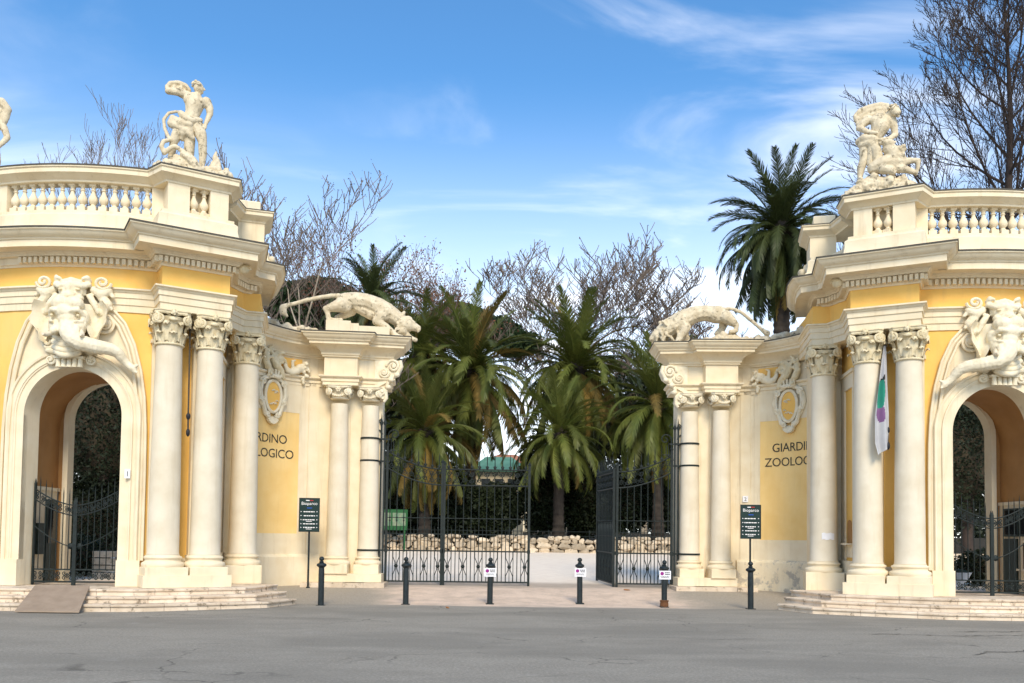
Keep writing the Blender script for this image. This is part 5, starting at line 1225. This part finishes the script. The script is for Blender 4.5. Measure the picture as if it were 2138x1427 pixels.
def small_things():
    # plywood ramp over the left steps
    top = [(-10.42, 18.95, .435), (-9.32, 18.95, .435)]; bot = [(-10.22, 17.78, .012), (-9.02, 17.80, .012)]
    m = MB(); t = .03; P = [bot[0], bot[1], top[1], top[0]]; m.add([(a, b, c) for a, b, c in P] + [(a, b + .005, c + t) for a, b, c in P], [(0, 1, 2, 3), (7, 6, 5, 4), (0, 1, 5, 4), (1, 2, 6, 5), (2, 3, 7, 6), (3, 0, 4, 7)])
    tag(m.build('plywood_ramp', 'plywood', mirror=False), 'plain brown plywood sheet laid as a ramp over the travertine steps', 'ramp')
    # house number plaques
    def plaque(p, w, h, txt, lab, ry=0):
        root = thing('number_plaque', lab, 'plaque', p); c, s = math.cos(ry), math.sin(ry); f = lambda u, o, z: (p[0] + u * c + o * s, p[1] + u * s - o * c, p[2] + z)
        MB().box(-w, w, -.0, .02, -h, h).xf(f).build('plate', 'white_enamel', root, mirror=False)
        me = text_mesh(txt, h * 1.6, 0, 'CENTER')
        for v in me.vertices: v.co = f(v.co.x, .0235, v.co.y - h * .6)
        link('number', me, 'ink', root)
    q = bend(1.20, .16, 2.83); plaque((-q[0], q[1] - .02, q[2]), .055, .10, '1', 'small white number plaque on the jamb of the ramp-side arch', R(12))
    q = wing_pt(.20, .045, 2.72); plaque((q[0], q[1], q[2]), .075, .085, '2', 'small square white number plaque on the wing wall under the maned lion', R(-8))
    # torn poster scrap on the right third column
    m = MB(); vs = []
    for i in range(7):
        a = R(-118 + i * 9); 
        for z in (1.62, 1.78): vs.append((C3.x + .333 * math.cos(a), C3.y + .333 * math.sin(a), z + .012 * math.sin(i * 2)))
    m.add(vs, [(2 * i, 2 * i + 1, 2 * i + 3, 2 * i + 2) for i in range(6)]); tag(m.build('poster_scrap', 'white_enamel', mirror=False), 'torn white paper scrap stuck on a column shaft near the niche', 'poster')
    # flag poles between the paired columns
    for side in (-1, 1):
        lab = 'bare thin flagpole hanging down between the paired columns of the serpent statue pavilion' if side < 0 else 'thin flagpole hanging down between the paired columns, carrying the white flag'
        P = [Vector((side * p[0], p[1], p[2])) for p in ((*F(-.02, .02), 6.28), (*F(-.06, .30), 3.75))]
        if side > 0: P = [Vector((x, y, z)) for x, y, z in (((*F(.05, .05), 6.05)), ((*F(-.03, .33), 3.72)))]
        root = thing('flagpole', lab, 'flagpole', P[1]); d = (P[1] - P[0]).normalized()
        MB().tube([P[0], P[1]], [.016, .02], 8).build('pole', 'wood_dark', root, 50, mirror=False)
        MB().ell(P[1], (.045, .045, .09), None, 8, 6).build('finial', 'ink', root, 50, mirror=False)
        q = P[1] - d * .36; MB().ell(q, (.05, .05, .08), None, 8, 6).build('clamp', 'ink', root, 50, mirror=False)
    # limp flag on the right pole
    a = Vector((*F(.05, .08), 6.02)); b = Vector((*F(.02, .36), 4.45)); rows = 60; cols = 28; vs = []
    for i in range(rows + 1):
        k = i / rows; z = 6.02 - 2.45 * k; w = .05 + .30 * min(1, k * 1.5) * (1 if k < .9 else 1 - (k - .9) * 3)
        for j in range(cols + 1):
            t = j / cols; p = a.lerp(b, min(1, k * 1.35)); vs.append((p.x - (t - .25) * w, p.y - .02 + .045 * math.sin(t * 9 + k * 2) * min(1, k * 3), z - .16 * t * max(0, k - .6) + .10 * (1 - t) * k))
    cc = cols + 1; fs = [(i * cc + j, i * cc + j + 1, i * cc + cc + j + 1, i * cc + cc + j) for i in range(rows) for j in range(cols)]
    m = MB(); m.add(vs, fs); fl = m.build('flag', None, smooth=60, mirror=False); me = fl.data
    for n_ in ('flag_cloth', 'flag_green', 'flag_purple', 'ink'): me.materials.append(MATS[n_])
    for i, pgn in enumerate(me.polygons):
        r_, c_ = divmod(i, cols); k, t = r_ / rows, c_ / cols; wv = .06 * math.sin(k * 30) + .05 * math.sin(t * 13)
        g_ = ((k - .46) / .14) ** 2 + ((t - .62) / .27) ** 2 + wv; p_ = ((k - .64) / .09) ** 2 + ((t - .60 + (k - .6)) / .25) ** 2 - wv; d_ = ((k - .30) / .02) ** 2 + ((t - .4) / .2) ** 2
        pgn.material_index = 1 if g_ < 1 else 2 if p_ < 1 else 3 if d_ < 1 or (1 < g_ < 1.25 and k < .46) else 0
    tag(fl, 'limp white flag with green and purple patches hanging between two columns', 'flag')
    r = random.Random(77)
    # fallen leaf and grit
    m = MB(); m.ell((-2.05, 20.0, .02), (.045, .03, .02), (0, .3, .4), 8, 5); tag(m.build('fallen_leaf', 'leaf_litter', mirror=False), 'single brown fallen leaf at the edge of the asphalt', 'leaf')
    m = MB(); m.ell((2.55, 24.1, gz(0, 24.1) + .02), (.10, .05, .02), (0, .1, .2), 8, 5); tag(m.build('fallen_leaf', 'leaf_litter', mirror=False), 'orange fallen leaves gathered at the foot of the open gate leaf', 'leaf')
# ------------------------------------------------------------------ palms
def frond_mesh(name, L, bend_deg, lw, droop, mat, seed, n=46):
    """feather frond: rachis along +x bending down, leaflets on both sides"""
    r = random.Random(seed); P = []; a = 0.0; p = Vector((0, 0, 0)); N = 18
    for i in range(N + 1):
        P.append(p.copy()); k = i / N; ang = -R(bend_deg) * k ** 1.5; p = p + Vector((math.cos(ang), 0, math.sin(ang))) * (L / N)
    m = MB(); m.tube(P, [.045 * (1 - .9 * i / N) + .006 for i in range(N + 1)], 4)
    vs = []; fs = []
    for i in range(n):
        k = .10 + .90 * (i / n) ** .95; f = k * N; j = min(N - 1, int(f)); q = P[j].lerp(P[j + 1], f - j); d = (P[j + 1] - P[j]).normalized(); up = Vector((-d.z, 0, d.x))
        ln = lw * (math.sin(PI * min(1, .10 + k * .86)) ** .55) * r.uniform(.85, 1.1)
        for e in (-1, 1):
            fw = .75 + .5 * k; dirv = (d * fw + Vector((0, e, 0)) * 1.0 + up * (.42 - droop) + Vector((0, 0, -droop * .9))).normalized()
            dirv += Vector((r.uniform(-.10, .10), r.uniform(-.10, .10), r.uniform(-.12, .12))); w = .030
            o = len(vs); side = d * w
            mid = q + dirv * ln * .55 + Vector((0, 0, -.02)); tip = q + dirv * ln + Vector((0, 0, -ln * (.10 + droop * .35)))
            vs += [q - side * .7, q + side * .7, mid + side, mid - side, tip]; fs += [(o, o + 1, o + 2, o + 3), (o + 3, o + 2, o + 4)]
    m.add(vs, fs); me = bpy.data.meshes.new(name); me.from_pydata(m.v, [], m.f); me.materials.append(MATS[mat]); return me
FR = {}
def fronds():
    for key, mat in (('g', 'palm_green'), ('d', 'palm_dark'), ('y', 'palm_dry')):
        FR[key] = [[frond_mesh('frond', 4.0, b, .55, dr, mat, 10 * i + v, 72) for v in range(2)] for i, (b, dr) in enumerate(((40, .05), (80, .15), (110, .3), (95, .5), (40, .8)))]
def palm(lab, heart, rad, nf, tr=.34, key='g', dry=.15, seed=0, trunk=True, low=-60, sub=0):
    """Canary palm: heart = crown centre in the world, rad = frond length"""
    r = random.Random(seed); x, y, z = heart; g = gz(x, y)
    root = thing('palm_tree', lab, 'palm', (x, y, g), 'palms in the garden behind the gate')
    m = MB(); prof = []; H = z - g
    n = max(6, int(H / .16))
    for i in range(n + 1):
        k = i / n; rr = tr * (1.25 - .35 * min(1, k * 3)) * (1 + (.10 if i % 2 else -.03)); prof.append((rr, -.2 + (H + .2) * k))
    m.lathe(prof, 14, (x, y, g)); m.ell((x, y, z - .1), (tr * 1.7, tr * 1.7, tr * 2.0), None, 12, 8); m.build('trunk', 'palm_trunk', root, 25, mirror=False)
    for i in range(nf):
        k = (i + .5) / nf; el = 84 + (low - 84) * k ** .9 + r.uniform(-7, 7); az = i * 2.399 + r.uniform(-.15, .15)
        idx = 0 if el > 62 else 1 if el > 32 else 2 if el > 0 else 3 if el > -35 else 4
        kk = 'y' if (r.random() < dry * (1.8 if k > .55 else .4)) else key
        me = FR[kk][idx][r.randrange(2)]
        o = bpy.data.objects.new('frond', me); COL.objects.link(o); o.parent = root
        o.location = (r.uniform(-.12, .12), r.uniform(-.12, .12), H - .1 - .35 * k + .2)
        sc = rad / 4.0 * r.uniform(.88, 1.08); o.scale = (sc, sc, sc)
        o.rotation_euler = (Matrix.Rotation(az, 3, 'Z') @ Matrix.Rotation(-R(el), 3, 'Y') @ Matrix.Rotation(r.uniform(-.35, .35), 3, 'X')).to_euler()
    return root

# ------------------------------------------------------------------ bare trees
def bare_tree(lab, base, H, spread, seed, mat='bark_pale', depth=6, trunk_r=.28, lean=(0, 0), fork=.35, buds=0, budmat='bud_red', up=.35, group='bare winter trees behind the gate', bsize=.05, twig=.012, density=3, twigmat='twig'):
    r = random.Random(seed); root = thing('bare_tree', lab, 'tree', base, group)
    tm = MB(); bm_ = MB(); tw_ = MB(); tips = []
    def grow(p, d, L, rad, lev):
        n = 4 if lev < 3 else 3; pts = [p.copy()]; rs = [rad]
        for i in range(n):
            d = (d + Vector((r.uniform(-1, 1), r.uniform(-1, 1), r.uniform(-.5, .9))) * (.16 if lev else .05) + Vector((0, 0, up * .22 if lev else 0))).normalized(); p = p + d * (L / n); pts.append(p.copy()); rs.append(max(twig, rad * (1 - .42 * (i + 1) / n)))
        (tm if lev == 0 else bm_ if lev < 3 else tw_).tube(pts, rs, 8 if lev == 0 else 5 if lev < 3 else 3, cap=(lev < 2))
        if lev >= depth: tips.append(pts[-1]); return
        for k in range(density if lev else density + 1):
            t = r.uniform(.45, 1.0) if k else 1.0; j = min(n - 1, int(t * n)); q = pts[j].lerp(pts[j + 1], t * n - j) if t < 1 else pts[-1]
            a = r.uniform(0, 2 * PI); side = Vector((math.cos(a), math.sin(a), 0)); nd = (d * (1 - spread * .5) + side * spread * r.uniform(.6, 1.15) + Vector((0, 0, .15))).normalized()
            grow(q, nd, L * r.uniform(.58, .80), max(twig, rs[j] * r.uniform(.50, .68)), lev + 1)
            if lev >= depth - 2: tips.append(q)
    grow(Vector(base), Vector((lean[0], lean[1], 1)).normalized(), H * fork, trunk_r, 0)
    tm.build('trunk', mat, root, 60, mirror=False)
    me = bpy.data.meshes.new('branches'); me.from_pydata([tuple(v) for v in bm_.v], [], bm_.f); link('branches', me, mat, root)
    me = bpy.data.meshes.new('twigs'); me.from_pydata([tuple(v) for v in tw_.v], [], tw_.f); link('twigs', me, twigmat, root)['kind'] = 'stuff'
    if buds:
        m = MB()
        for i in range(min(buds, 60000)):
            t = Vector(r.choice(tips)) + Vector((r.gauss(0, 1), r.gauss(0, 1), r.gauss(0, 1))) * (.05 if budmat == 'bark_dark' else .25); a = Vector((r.uniform(-1, 1), r.uniform(-1, 1), r.uniform(-1, 1))).normalized() * bsize; b = Vector((r.uniform(-1, 1), r.uniform(-1, 1), r.uniform(-1, 1))).normalized() * bsize
            m.add([t, t + a, t + a * .6 + b, t + b], [(0, 1, 2, 3)])
        me = bpy.data.meshes.new('leaves'); me.from_pydata([tuple(v) for v in m.v], [], m.f); o = link('leaves', me, budmat, root); o['kind'] = 'stuff'
    return root

# ------------------------------------------------------------------ evergreen masses
def leaf_mass(m, c, rad, n, size, r, shell=.55):
    c = Vector(c)
    for i in range(n):
        d = Vector((r.gauss(0, 1), r.gauss(0, 1), r.gauss(0, 1))).normalized(); k = shell + (1 - shell) * r.random() ** .6
        k *= 1 + .22 * noise.noise(d * 2.3 + c)
        p = c + Vector((d.x * rad[0], d.y * rad[1], d.z * rad[2])) * k
        a = (Vector((r.uniform(-1, 1), r.uniform(-1, 1), r.uniform(-1, 1))) + d * .3).normalized() * size * r.uniform(.6, 1.3); b = a.cross(Vector((r.uniform(-1, 1), r.uniform(-1, 1), r.uniform(-1, 1)))).normalized() * size * r.uniform(.35, .7)
        o = len(m.v); m.v += [tuple(p - a), tuple(p + b), tuple(p + a), tuple(p - b)]; m.f.append((o, o + 1, o + 2, o + 3))
def evergreen(nm, lab, cat, base, blobs, n, size, mat, seed, trunk=None, group=None):
    r = random.Random(seed); root = thing(nm, lab, cat, base, group); m = MB(); tot = sum(b[1][0] * b[1][1] + b[1][0] * b[1][2] for b in blobs)
    for c, rad in blobs: leaf_mass(m, c, rad, int(n * (rad[0] * rad[1] + rad[0] * rad[2]) / tot), size, r)
    me = bpy.data.meshes.new('crown'); me.from_pydata(m.v, [], m.f); link('crown', me, mat, root)
    core = MB()
    for c, rad in blobs: core.ell(c, (rad[0] * .62, rad[1] * .62, rad[2] * .62), None, 10, 7)
    core.build('branches', 'soil', root, 60, mirror=False)
    if trunk: MB().tube([base, (base[0] + trunk[1], base[1], base[2] + trunk[2])], [trunk[0], trunk[0] * .7], 9).build('trunk', 'bark_dark', root, 60, mirror=False)
    return root
def leader_tree(lab, base, H, seed, mat='bark_dark'):
    """tree with a straight leader and long arching side branches"""
    r = random.Random(seed); root = thing('bare_tree', lab, 'tree', base, 'bare winter trees behind the gate'); b = Vector(base)
    n = 14; tp = [b + Vector((.10 * math.sin(i * .7), .08 * math.cos(i * .9), H * i / n)) for i in range(n + 1)]
    MB().tube(tp, [.40 * (1 - .93 * (i / n) ** .9) + .012 for i in range(n + 1)], 9).build('trunk', mat, root, 60, mirror=False)
    bm_ = MB()
    def branch(p, d, L, rad, lev):
        n = 7 if lev < 2 else 4; pts = [p.copy()]; rs = [rad]
        for i in range(n):
            d = (d + Vector((r.uniform(-1, 1), r.uniform(-1, 1), 0)) * .07 + Vector((0, 0, .13 if lev == 0 else .09))).normalized(); p = p + d * (L / n); pts.append(p.copy()); rs.append(max(.011, rad * (1 - .80 * (i + 1) / n)))
        bm_.tube(pts, rs, 5 if lev == 0 else 3, cap=False)
        if lev >= 3: return
        k = (11, 7, 4)[lev]
        for j in range(k):
            t = .18 + .80 * (j + r.random()) / k; f = t * n; q = min(n - 1, int(f)); pp = pts[q].lerp(pts[q + 1], f - q); dd = (pts[q + 1] - pts[q]).normalized()
            sd_ = dd.cross(Vector((r.uniform(-1, 1), r.uniform(-1, 1), r.uniform(-1, 1)))).normalized()
            branch(pp, (dd + sd_ * r.uniform(.45, .8)).normalized(), L * (.50 - .22 * t) * r.uniform(.8, 1.25), max(.011, rs[q] * .55), lev + 1)
    for i in range(46):
        k = .20 + .76 * (i + r.random() * .6) / 46; f = k * n; j = min(n - 1, int(f)); p = tp[j].lerp(tp[j + 1], f - j); az = i * 2.4 + r.uniform(-.4, .4); el = R(8 + 45 * k + r.uniform(-8, 8))
        branch(p, Vector((math.cos(az) * math.cos(el), math.sin(az) * math.cos(el), math.sin(el))), H * (.46 - .30 * k) * r.uniform(.85, 1.15), .12 * (1.05 - .75 * k), 0)
    me = bpy.data.meshes.new('branches'); me.from_pydata([tuple(v) for v in bm_.v], [], bm_.f); link('branches', me, mat, root)
def far_wood():
    """distant wood closing the garden: one mass"""
    r = random.Random(90); m = MB()
    for i in range(60):
        x = -75 + i * 2.6 + r.uniform(-1, 1); y = 100 + r.uniform(-5, 8); h = r.uniform(3.6, 5.4); leaf_mass(m, (x, y, gz(x, y) + h * .45), (2.4, 2.0, h * .6), 420, .42, r, .5)
    me = bpy.data.meshes.new('far_wood'); me.from_pydata(m.v, [], m.f); o = link('far_wood', me, 'hedge_green'); o['kind'] = 'stuff'; o['label'] = 'distant dark wood closing the garden behind everything'; o['category'] = 'wood'
# ------------------------------------------------------------------ where a picture point lies at a given depth Y
def at(u, v, Y):
    a, b = u - 1069, v - 1042; c, s = math.cos(_roll), math.sin(_roll); a, b = c * a + s * b, -s * a + c * b
    x, y, z = a / 1900, 1.0, -b / 1900; c, s = math.cos(_pitch), math.sin(_pitch); y, z = c * y - s * z, s * y + c * z
    c, s = math.cos(_yaw), math.sin(_yaw); x, y = c * x + s * y, -s * x + c * y
    k = Y / y; return Vector((-1.36 + x * k, Y, 1.54 + z * k))

build_ground()
for sd in (-1, 1):
    rt = pavilion(sd); elephant(sd, rt); wing(sd); steps(sd); arch_gates(sd)
main_gates()
statue_youth(); statue_wrestler(); statue_far(); lioness(); lion()
bollards(); info_boards(); small_things()

# ------------------------------------------------------------------ rubble wall and railing at the back of the court
def rubble_wall():
    root = thing('rubble_wall', 'low rough stone retaining wall at the back of the court, below the palms', 'wall', (1.0, 44.2, .9)); r = random.Random(6)
    x = -9.5; protos = []
    for k in range(8):
        m = MB(); rr = random.Random(k); m.ell((0, 0, 0), (.5, .5, .5), None, 7, 5); m.v = [tuple(max(-.36, min(.36, c)) + rr.uniform(-.09, .09) for c in v) for v in m.v]; me = m.mesh('stone', 30); me.materials.append(MATS['rubble']); protos.append(me)
    for row, (z0, h, w0, w1) in enumerate(((.72, .36, .35, .9), (1.04, .30, .3, .75), (1.32, .24, .22, .6), (1.52, .18, .2, .5))):
        x = -10.0 + r.random()
        while x < 12.5:
            w = r.uniform(w0, w1); hh = h * r.uniform(.85, 1.25)
            if row < 3 or r.random() < .72:
                o = link('stone', r.choice(protos), None, root, (x + w / 2, 44.2 + r.uniform(-.08, .08), z0 + hh / 2)); o.scale = (w * 1.28, .5, hh * 1.32); o.rotation_euler = (r.uniform(-.1, .1), r.uniform(-.16, .16), r.uniform(-.25, .25))
            x += w + .01
    MB().box(-10, 12.5, 44.3, 44.9, .5, 1.5).build('earth_core', 'soil', root, mirror=False)
    root = thing('wire_railing', 'thin black wire railing on posts above the rubble wall', 'railing', (1.0, 44.6, 1.5))
    for z in (1.92, 1.70): MB().tube([(-10, 44.6, z), (12.5, 44.6, z)], .014, 5).build('rail', 'iron', root, mirror=False)
    for i in range(12): MB().tube([(-10 + i * 2.0, 44.6, 1.2), (-10 + i * 2.0, 44.6, 2.0)], .022, 6).build('post', 'iron', root, mirror=False)
rubble_wall()
# green notice board behind the left gate
def notice():
    p = at(818, 1086, 43.3); root = thing('notice_board', 'green framed notice board standing behind the fixed gate panel', 'sign', (p.x, p.y, gz(p.x, p.y)))
    b = MB().box(p.x - .75, p.x + .75, p.y - .03, p.y + .03, p.z - .48, p.z + .5).build('board', 'board_frame', root, mirror=False)
    MB().box(p.x - .66, p.x - .04, p.y - .04, p.y - .03, p.z - .28, p.z + .34).build('poster', 'poster', b, mirror=False); MB().box(p.x + .04, p.x + .66, p.y - .04, p.y - .03, p.z - .28, p.z + .34).build('poster', 'poster', b, mirror=False)
    for e in (-.6, .6): MB().box(p.x + e - .05, p.x + e + .05, p.y, p.y + .08, gz(p.x, p.y) - .1, p.z - .3).build('leg', 'board_frame', root, mirror=False)
notice()
# kiosk with a green roof in the garden
def kiosk():
    p = at(1042, 985, 62); w = 2.1; root = thing('kiosk', 'small cream garden kiosk with a green hipped roof seen over the gate', 'building', (p.x, p.y, gz(p.x, p.y)))
    wl_ = MB().box(p.x - w * .8, p.x + w * .8, p.y, p.y + 3.4, gz(p.x, p.y) - .2, p.z).build('wall', 'cream', root, mirror=False)
    m = MB(); q = [(p.x - w, p.y - .4), (p.x + w, p.y - .4), (p.x + w, p.y + 3.8), (p.x - w, p.y + 3.8)]
    m.add([(x, y, p.z - .02) for x, y in q] + [(x, y, p.z + .10) for x, y in q] + [(p.x - .9, p.y + 1.7, p.z + 1.15), (p.x + .9, p.y + 1.7, p.z + 1.15)], [(3, 2, 1, 0), (0, 1, 5, 4), (1, 2, 6, 5), (2, 3, 7, 6), (3, 0, 4, 7), (4, 5, 9, 8), (5, 6, 9), (6, 7, 8, 9), (7, 4, 8)]); m.build('roof', 'roof_green', root, mirror=False)
    for e in (-.9, .0, .9): MB().box(p.x + e - .3, p.x + e + .3, p.y - .02, p.y, p.z - 1.6, p.z - .5).build('window', 'glass_dark', root, mirror=False)
    h = at(1060, 962, 80); root = thing('house', 'distant house with a low red tiled roof behind the green kiosk', 'building', (h.x, h.y, gz(h.x, h.y)))
    MB().box(h.x - 2.0, h.x + 2.0, h.y, h.y + 5, gz(h.x, h.y) - .2, h.z - .2).build('wall', 'cream', root, mirror=False)
    MB().add([(h.x - 2.3, h.y - .3, h.z - .2), (h.x + 2.3, h.y - .3, h.z - .2), (h.x + 2.3, h.y + 5.3, h.z - .2), (h.x - 2.3, h.y + 5.3, h.z - .2), (h.x - .8, h.y + 2.5, h.z + .75), (h.x + .8, h.y + 2.5, h.z + .75)], [(0, 1, 5, 4), (1, 2, 5), (2, 3, 4, 5), (3, 0, 4), (3, 2, 1, 0)]).build('roof', 'roof_red', root, mirror=False)
kiosk()

# ------------------------------------------------------------------ the garden
fronds()
P_ = [('tall slender palm rising above the maned lion wing', at(1632, 487, 44), 4.1, 120, .42, 'd', .06, 1, -80),
      ('full green palm with a high round crown in the middle of the drive view', at(1203, 772, 52), 4.9, 110, .36, 'g', .12, 2, -72),
      ('short young palm with low spreading fronds below the round-crowned palm', at(1168, 910, 47), 3.7, 60, .30, 'g', .05, 3, -40),
      ('leaning-crowned palm with drooping golden fronds beside the sky gap', at(985, 778, 50), 4.9, 100, .34, 'g', .22, 4, -72),
      ('palm with upright fronds half hidden by the lioness wing end', at(880, 745, 53), 4.0, 74, .34, 'g', .15, 5, -60),
      ('low palm with long golden hanging fronds behind the closed gate', at(890, 905, 46.5), 3.9, 88, .30, 'g', .25, 6, -80),
      ('low dense palm behind the fixed gate panel of the maned lion side', at(1375, 850, 47), 4.2, 90, .30, 'g', .06, 7, -70),
      ('dark palm whose upper fronds stand above the lioness', at(775, 640, 40), 2.9, 52, .34, 'd', .05, 8, -30)]
for i, (lab, h, rad, nf, tr, key, dry, seed, low) in enumerate(P_): palm(lab, h, rad, nf, tr, key, dry, seed, low=low)

def ground_at(u, Y): p = at(u, 1100, Y); return (p.x, Y, gz(p.x, Y))
bare_tree('tall pale-barked bare tree rising behind the lioness', ground_at(640, 46), 17.0, .82, 31, 'bark_pale', 6, .32, (-.02, 0), .30, 3000, 'bark_dark', .5, bsize=.06, twig=.017)
bare_tree('pale bare tree spreading beside the youth statue', ground_at(540, 40), 18.5, .74, 45, 'bark_pale', 6, .28, (.0, 0), .34, 3000, 'bark_dark', .6, bsize=.05, twig=.016)
bare_tree('thin bare tree top showing above the curved balustrade', ground_at(320, 52), 22.0, .55, 36, 'bark_pale', 7, .22, (0, 0), .36, 1500, 'bark_dark', .7, bsize=.05)
bare_tree('small tree covered in reddish leaves behind the lioness tail', ground_at(815, 60), 18.5, .66, 33, 'bark_dark', 7, .24, (0, 0), .36, 7000, 'bud_red', .35, bsize=.11)
bare_tree('large pale bare tree far behind the round-crowned palm', ground_at(1190, 88), 34, .85, 34, 'bark_pale', 7, .40, (0, 0), .30, 3500, 'bark_dark', .45, bsize=.12, twig=.032)
bare_tree('pale bare tree far behind the maned lion head', ground_at(1345, 84), 30, .88, 39, 'bark_pale', 7, .36, (.04, 0), .30, 4500, 'bark_dark', .40, bsize=.12, twig=.032)
bare_tree('bare tree with seed balls far behind the maned lion tail', ground_at(1480, 80), 23, .88, 37, 'bark_pale', 7, .3, (0, 0), .30, 4500, 'bark_dark', .40, bsize=.12, twig=.032)
leader_tree('dark bare tree with long arching branches behind the wrestler statue', ground_at(2112, 38), 25, 38)
far_wood()

def blobs(spec, Y, sz=1.0):
    out = []
    for (u, v, ru, rv) in spec:
        c = at(u, v, Y); k = Y / 1900; out.append(((c.x, Y + ru * k * .2, c.z), (ru * k, ru * k * .8, rv * k)))
    return out
evergreen('stone_pine', 'dark umbrella pine with a dense domed crown behind the palms', 'pine', ground_at(985, 85), blobs([(960, 668, 70, 36), (1020, 690, 70, 34), (905, 690, 60, 40), (1075, 715, 55, 28)], 85), 16000, .24, 'pine_green', 51, (.4, 0, 12))
evergreen('stone_pine', 'dark umbrella pine behind the lioness back', 'pine', ground_at(650, 62), blobs([(600, 630, 60, 44), (665, 615, 60, 40), (715, 640, 55, 45), (640, 670, 70, 40)], 62), 15000, .18, 'pine_green', 52, (.4, 0, 10))
# dark shrubs behind the wall
sh = [('dark ivy-grown shrub mass under the low golden palm', 48.5, [(830, 1030, 70, 95), (930, 1050, 75, 80)]), ('dark shrub bank below the sky gap', 49.5, [(1030, 1065, 60, 60)]), ('tall dark ivy-covered shrub behind the open drive', 50, [(1135, 1010, 60, 105), (1225, 1030, 60, 95)]),
      ('dark shrubs behind the edge-on gate leaf', 49, [(1310, 1040, 55, 75), (1385, 1000, 60, 120), (1450, 980, 50, 130)]), ('dark garden trees at the far side behind the golden palms', 57, [(860, 850, 75, 110), (780, 870, 60, 110)]),
      ('dark garden trees filling the gap under the round-crowned palm', 58, [(1240, 900, 80, 90), (1340, 880, 90, 110)])]
for i, (lab, Y, spec) in enumerate(sh): evergreen('shrub', lab, 'shrub', ground_at(spec[0][0], Y), blobs(spec, Y), 15000, .13, 'hedge_green', 60 + i, None, 'dark shrubs of the garden')
# dense trees behind the arches
evergreen('evergreen_tree', 'dark evergreen tree seen through the arch with the ramp', 'tree', ground_at(215, 31), blobs([(205, 900, 130, 190), (190, 1080, 120, 90)], 31), 30000, .07, 'hedge_green', 71, (.25, 0, 4))
evergreen('evergreen_tree', 'dark evergreen tree seen through the arch beside the flag', 'tree', ground_at(2020, 33), blobs([(2010, 950, 140, 170), (2060, 860, 120, 120)], 33), 30000, .07, 'hedge_green', 72, (.25, 0, 4))
p = ground_at(2045, 27); evergreen('shrub', 'low twiggy shrub on the bank inside the arch beside the flag', 'shrub', p, [((p[0], p[1], p[2] + .55), (.75, .6, .6))], 2500, .06, 'hedge_green', 73)
p = ground_at(170, 27); evergreen('shrub', 'low brown-green shrub inside the arch with the ramp', 'shrub', p, [((p[0], p[1], p[2] + .5), (.8, .6, .7))], 2500, .06, 'hedge_green', 74)
# slatted bench and bowl planter seen through the right arch, crate stack through the left arch
def bench():
    p = at(2016, 1128, 29.5); root = thing('park_bench', 'pale slatted park bench under the trees inside the arch beside the flag', 'bench', (p.x, p.y, gz(p.x, p.y)))
    g = gz(p.x, p.y)
    for i in range(4): MB().box(p.x - .8, p.x + .8, p.y + .22 + i * .02, p.y + .25 + i * .02, g + .48 + i * .10, g + .55 + i * .10).build('back_slat', 'travertine', root, mirror=False)
    for i in range(4): MB().box(p.x - .8, p.x + .8, p.y - .2 + i * .1, p.y - .12 + i * .1, g + .42, g + .45).build('seat_slat', 'travertine', root, mirror=False)
    for e in (-.7, .7): MB().box(p.x + e - .03, p.x + e + .03, p.y - .2, p.y + .28, g, g + .42).build('leg', 'iron', root, mirror=False)
    q = at(2002, 1165, 26.5); root = thing('bowl_planter', 'white bowl planter on the ground inside the arch beside the flag', 'planter', (q.x, q.y, gz(q.x, q.y)))
    g = gz(q.x, q.y); MB().lathe([(.12, 0), (.14, .03), (.10, .08), (.24, .22), (.34, .42), (.36, .44), (.32, .44), (.22, .25)], 20, (q.x, q.y, g)).build('bowl', 'white_enamel', root, 40, mirror=False); MB().ell((q.x, q.y, g + .42), (.26, .26, .12)).build('plant', 'hedge_green', root, mirror=False)
    s = at(222, 1160, 26); root = thing('crate_stack', 'stacked pale slatted boxes inside the arch with the ramp', 'crate', (s.x, s.y, gz(s.x, s.y)))
    g = gz(s.x, s.y)
    for i in range(4): MB().box(s.x - .3, s.x + .3, s.y - .2, s.y + .2, g + i * .2, g + i * .2 + .17).build('slat', 'travertine', root, mirror=False)
bench()
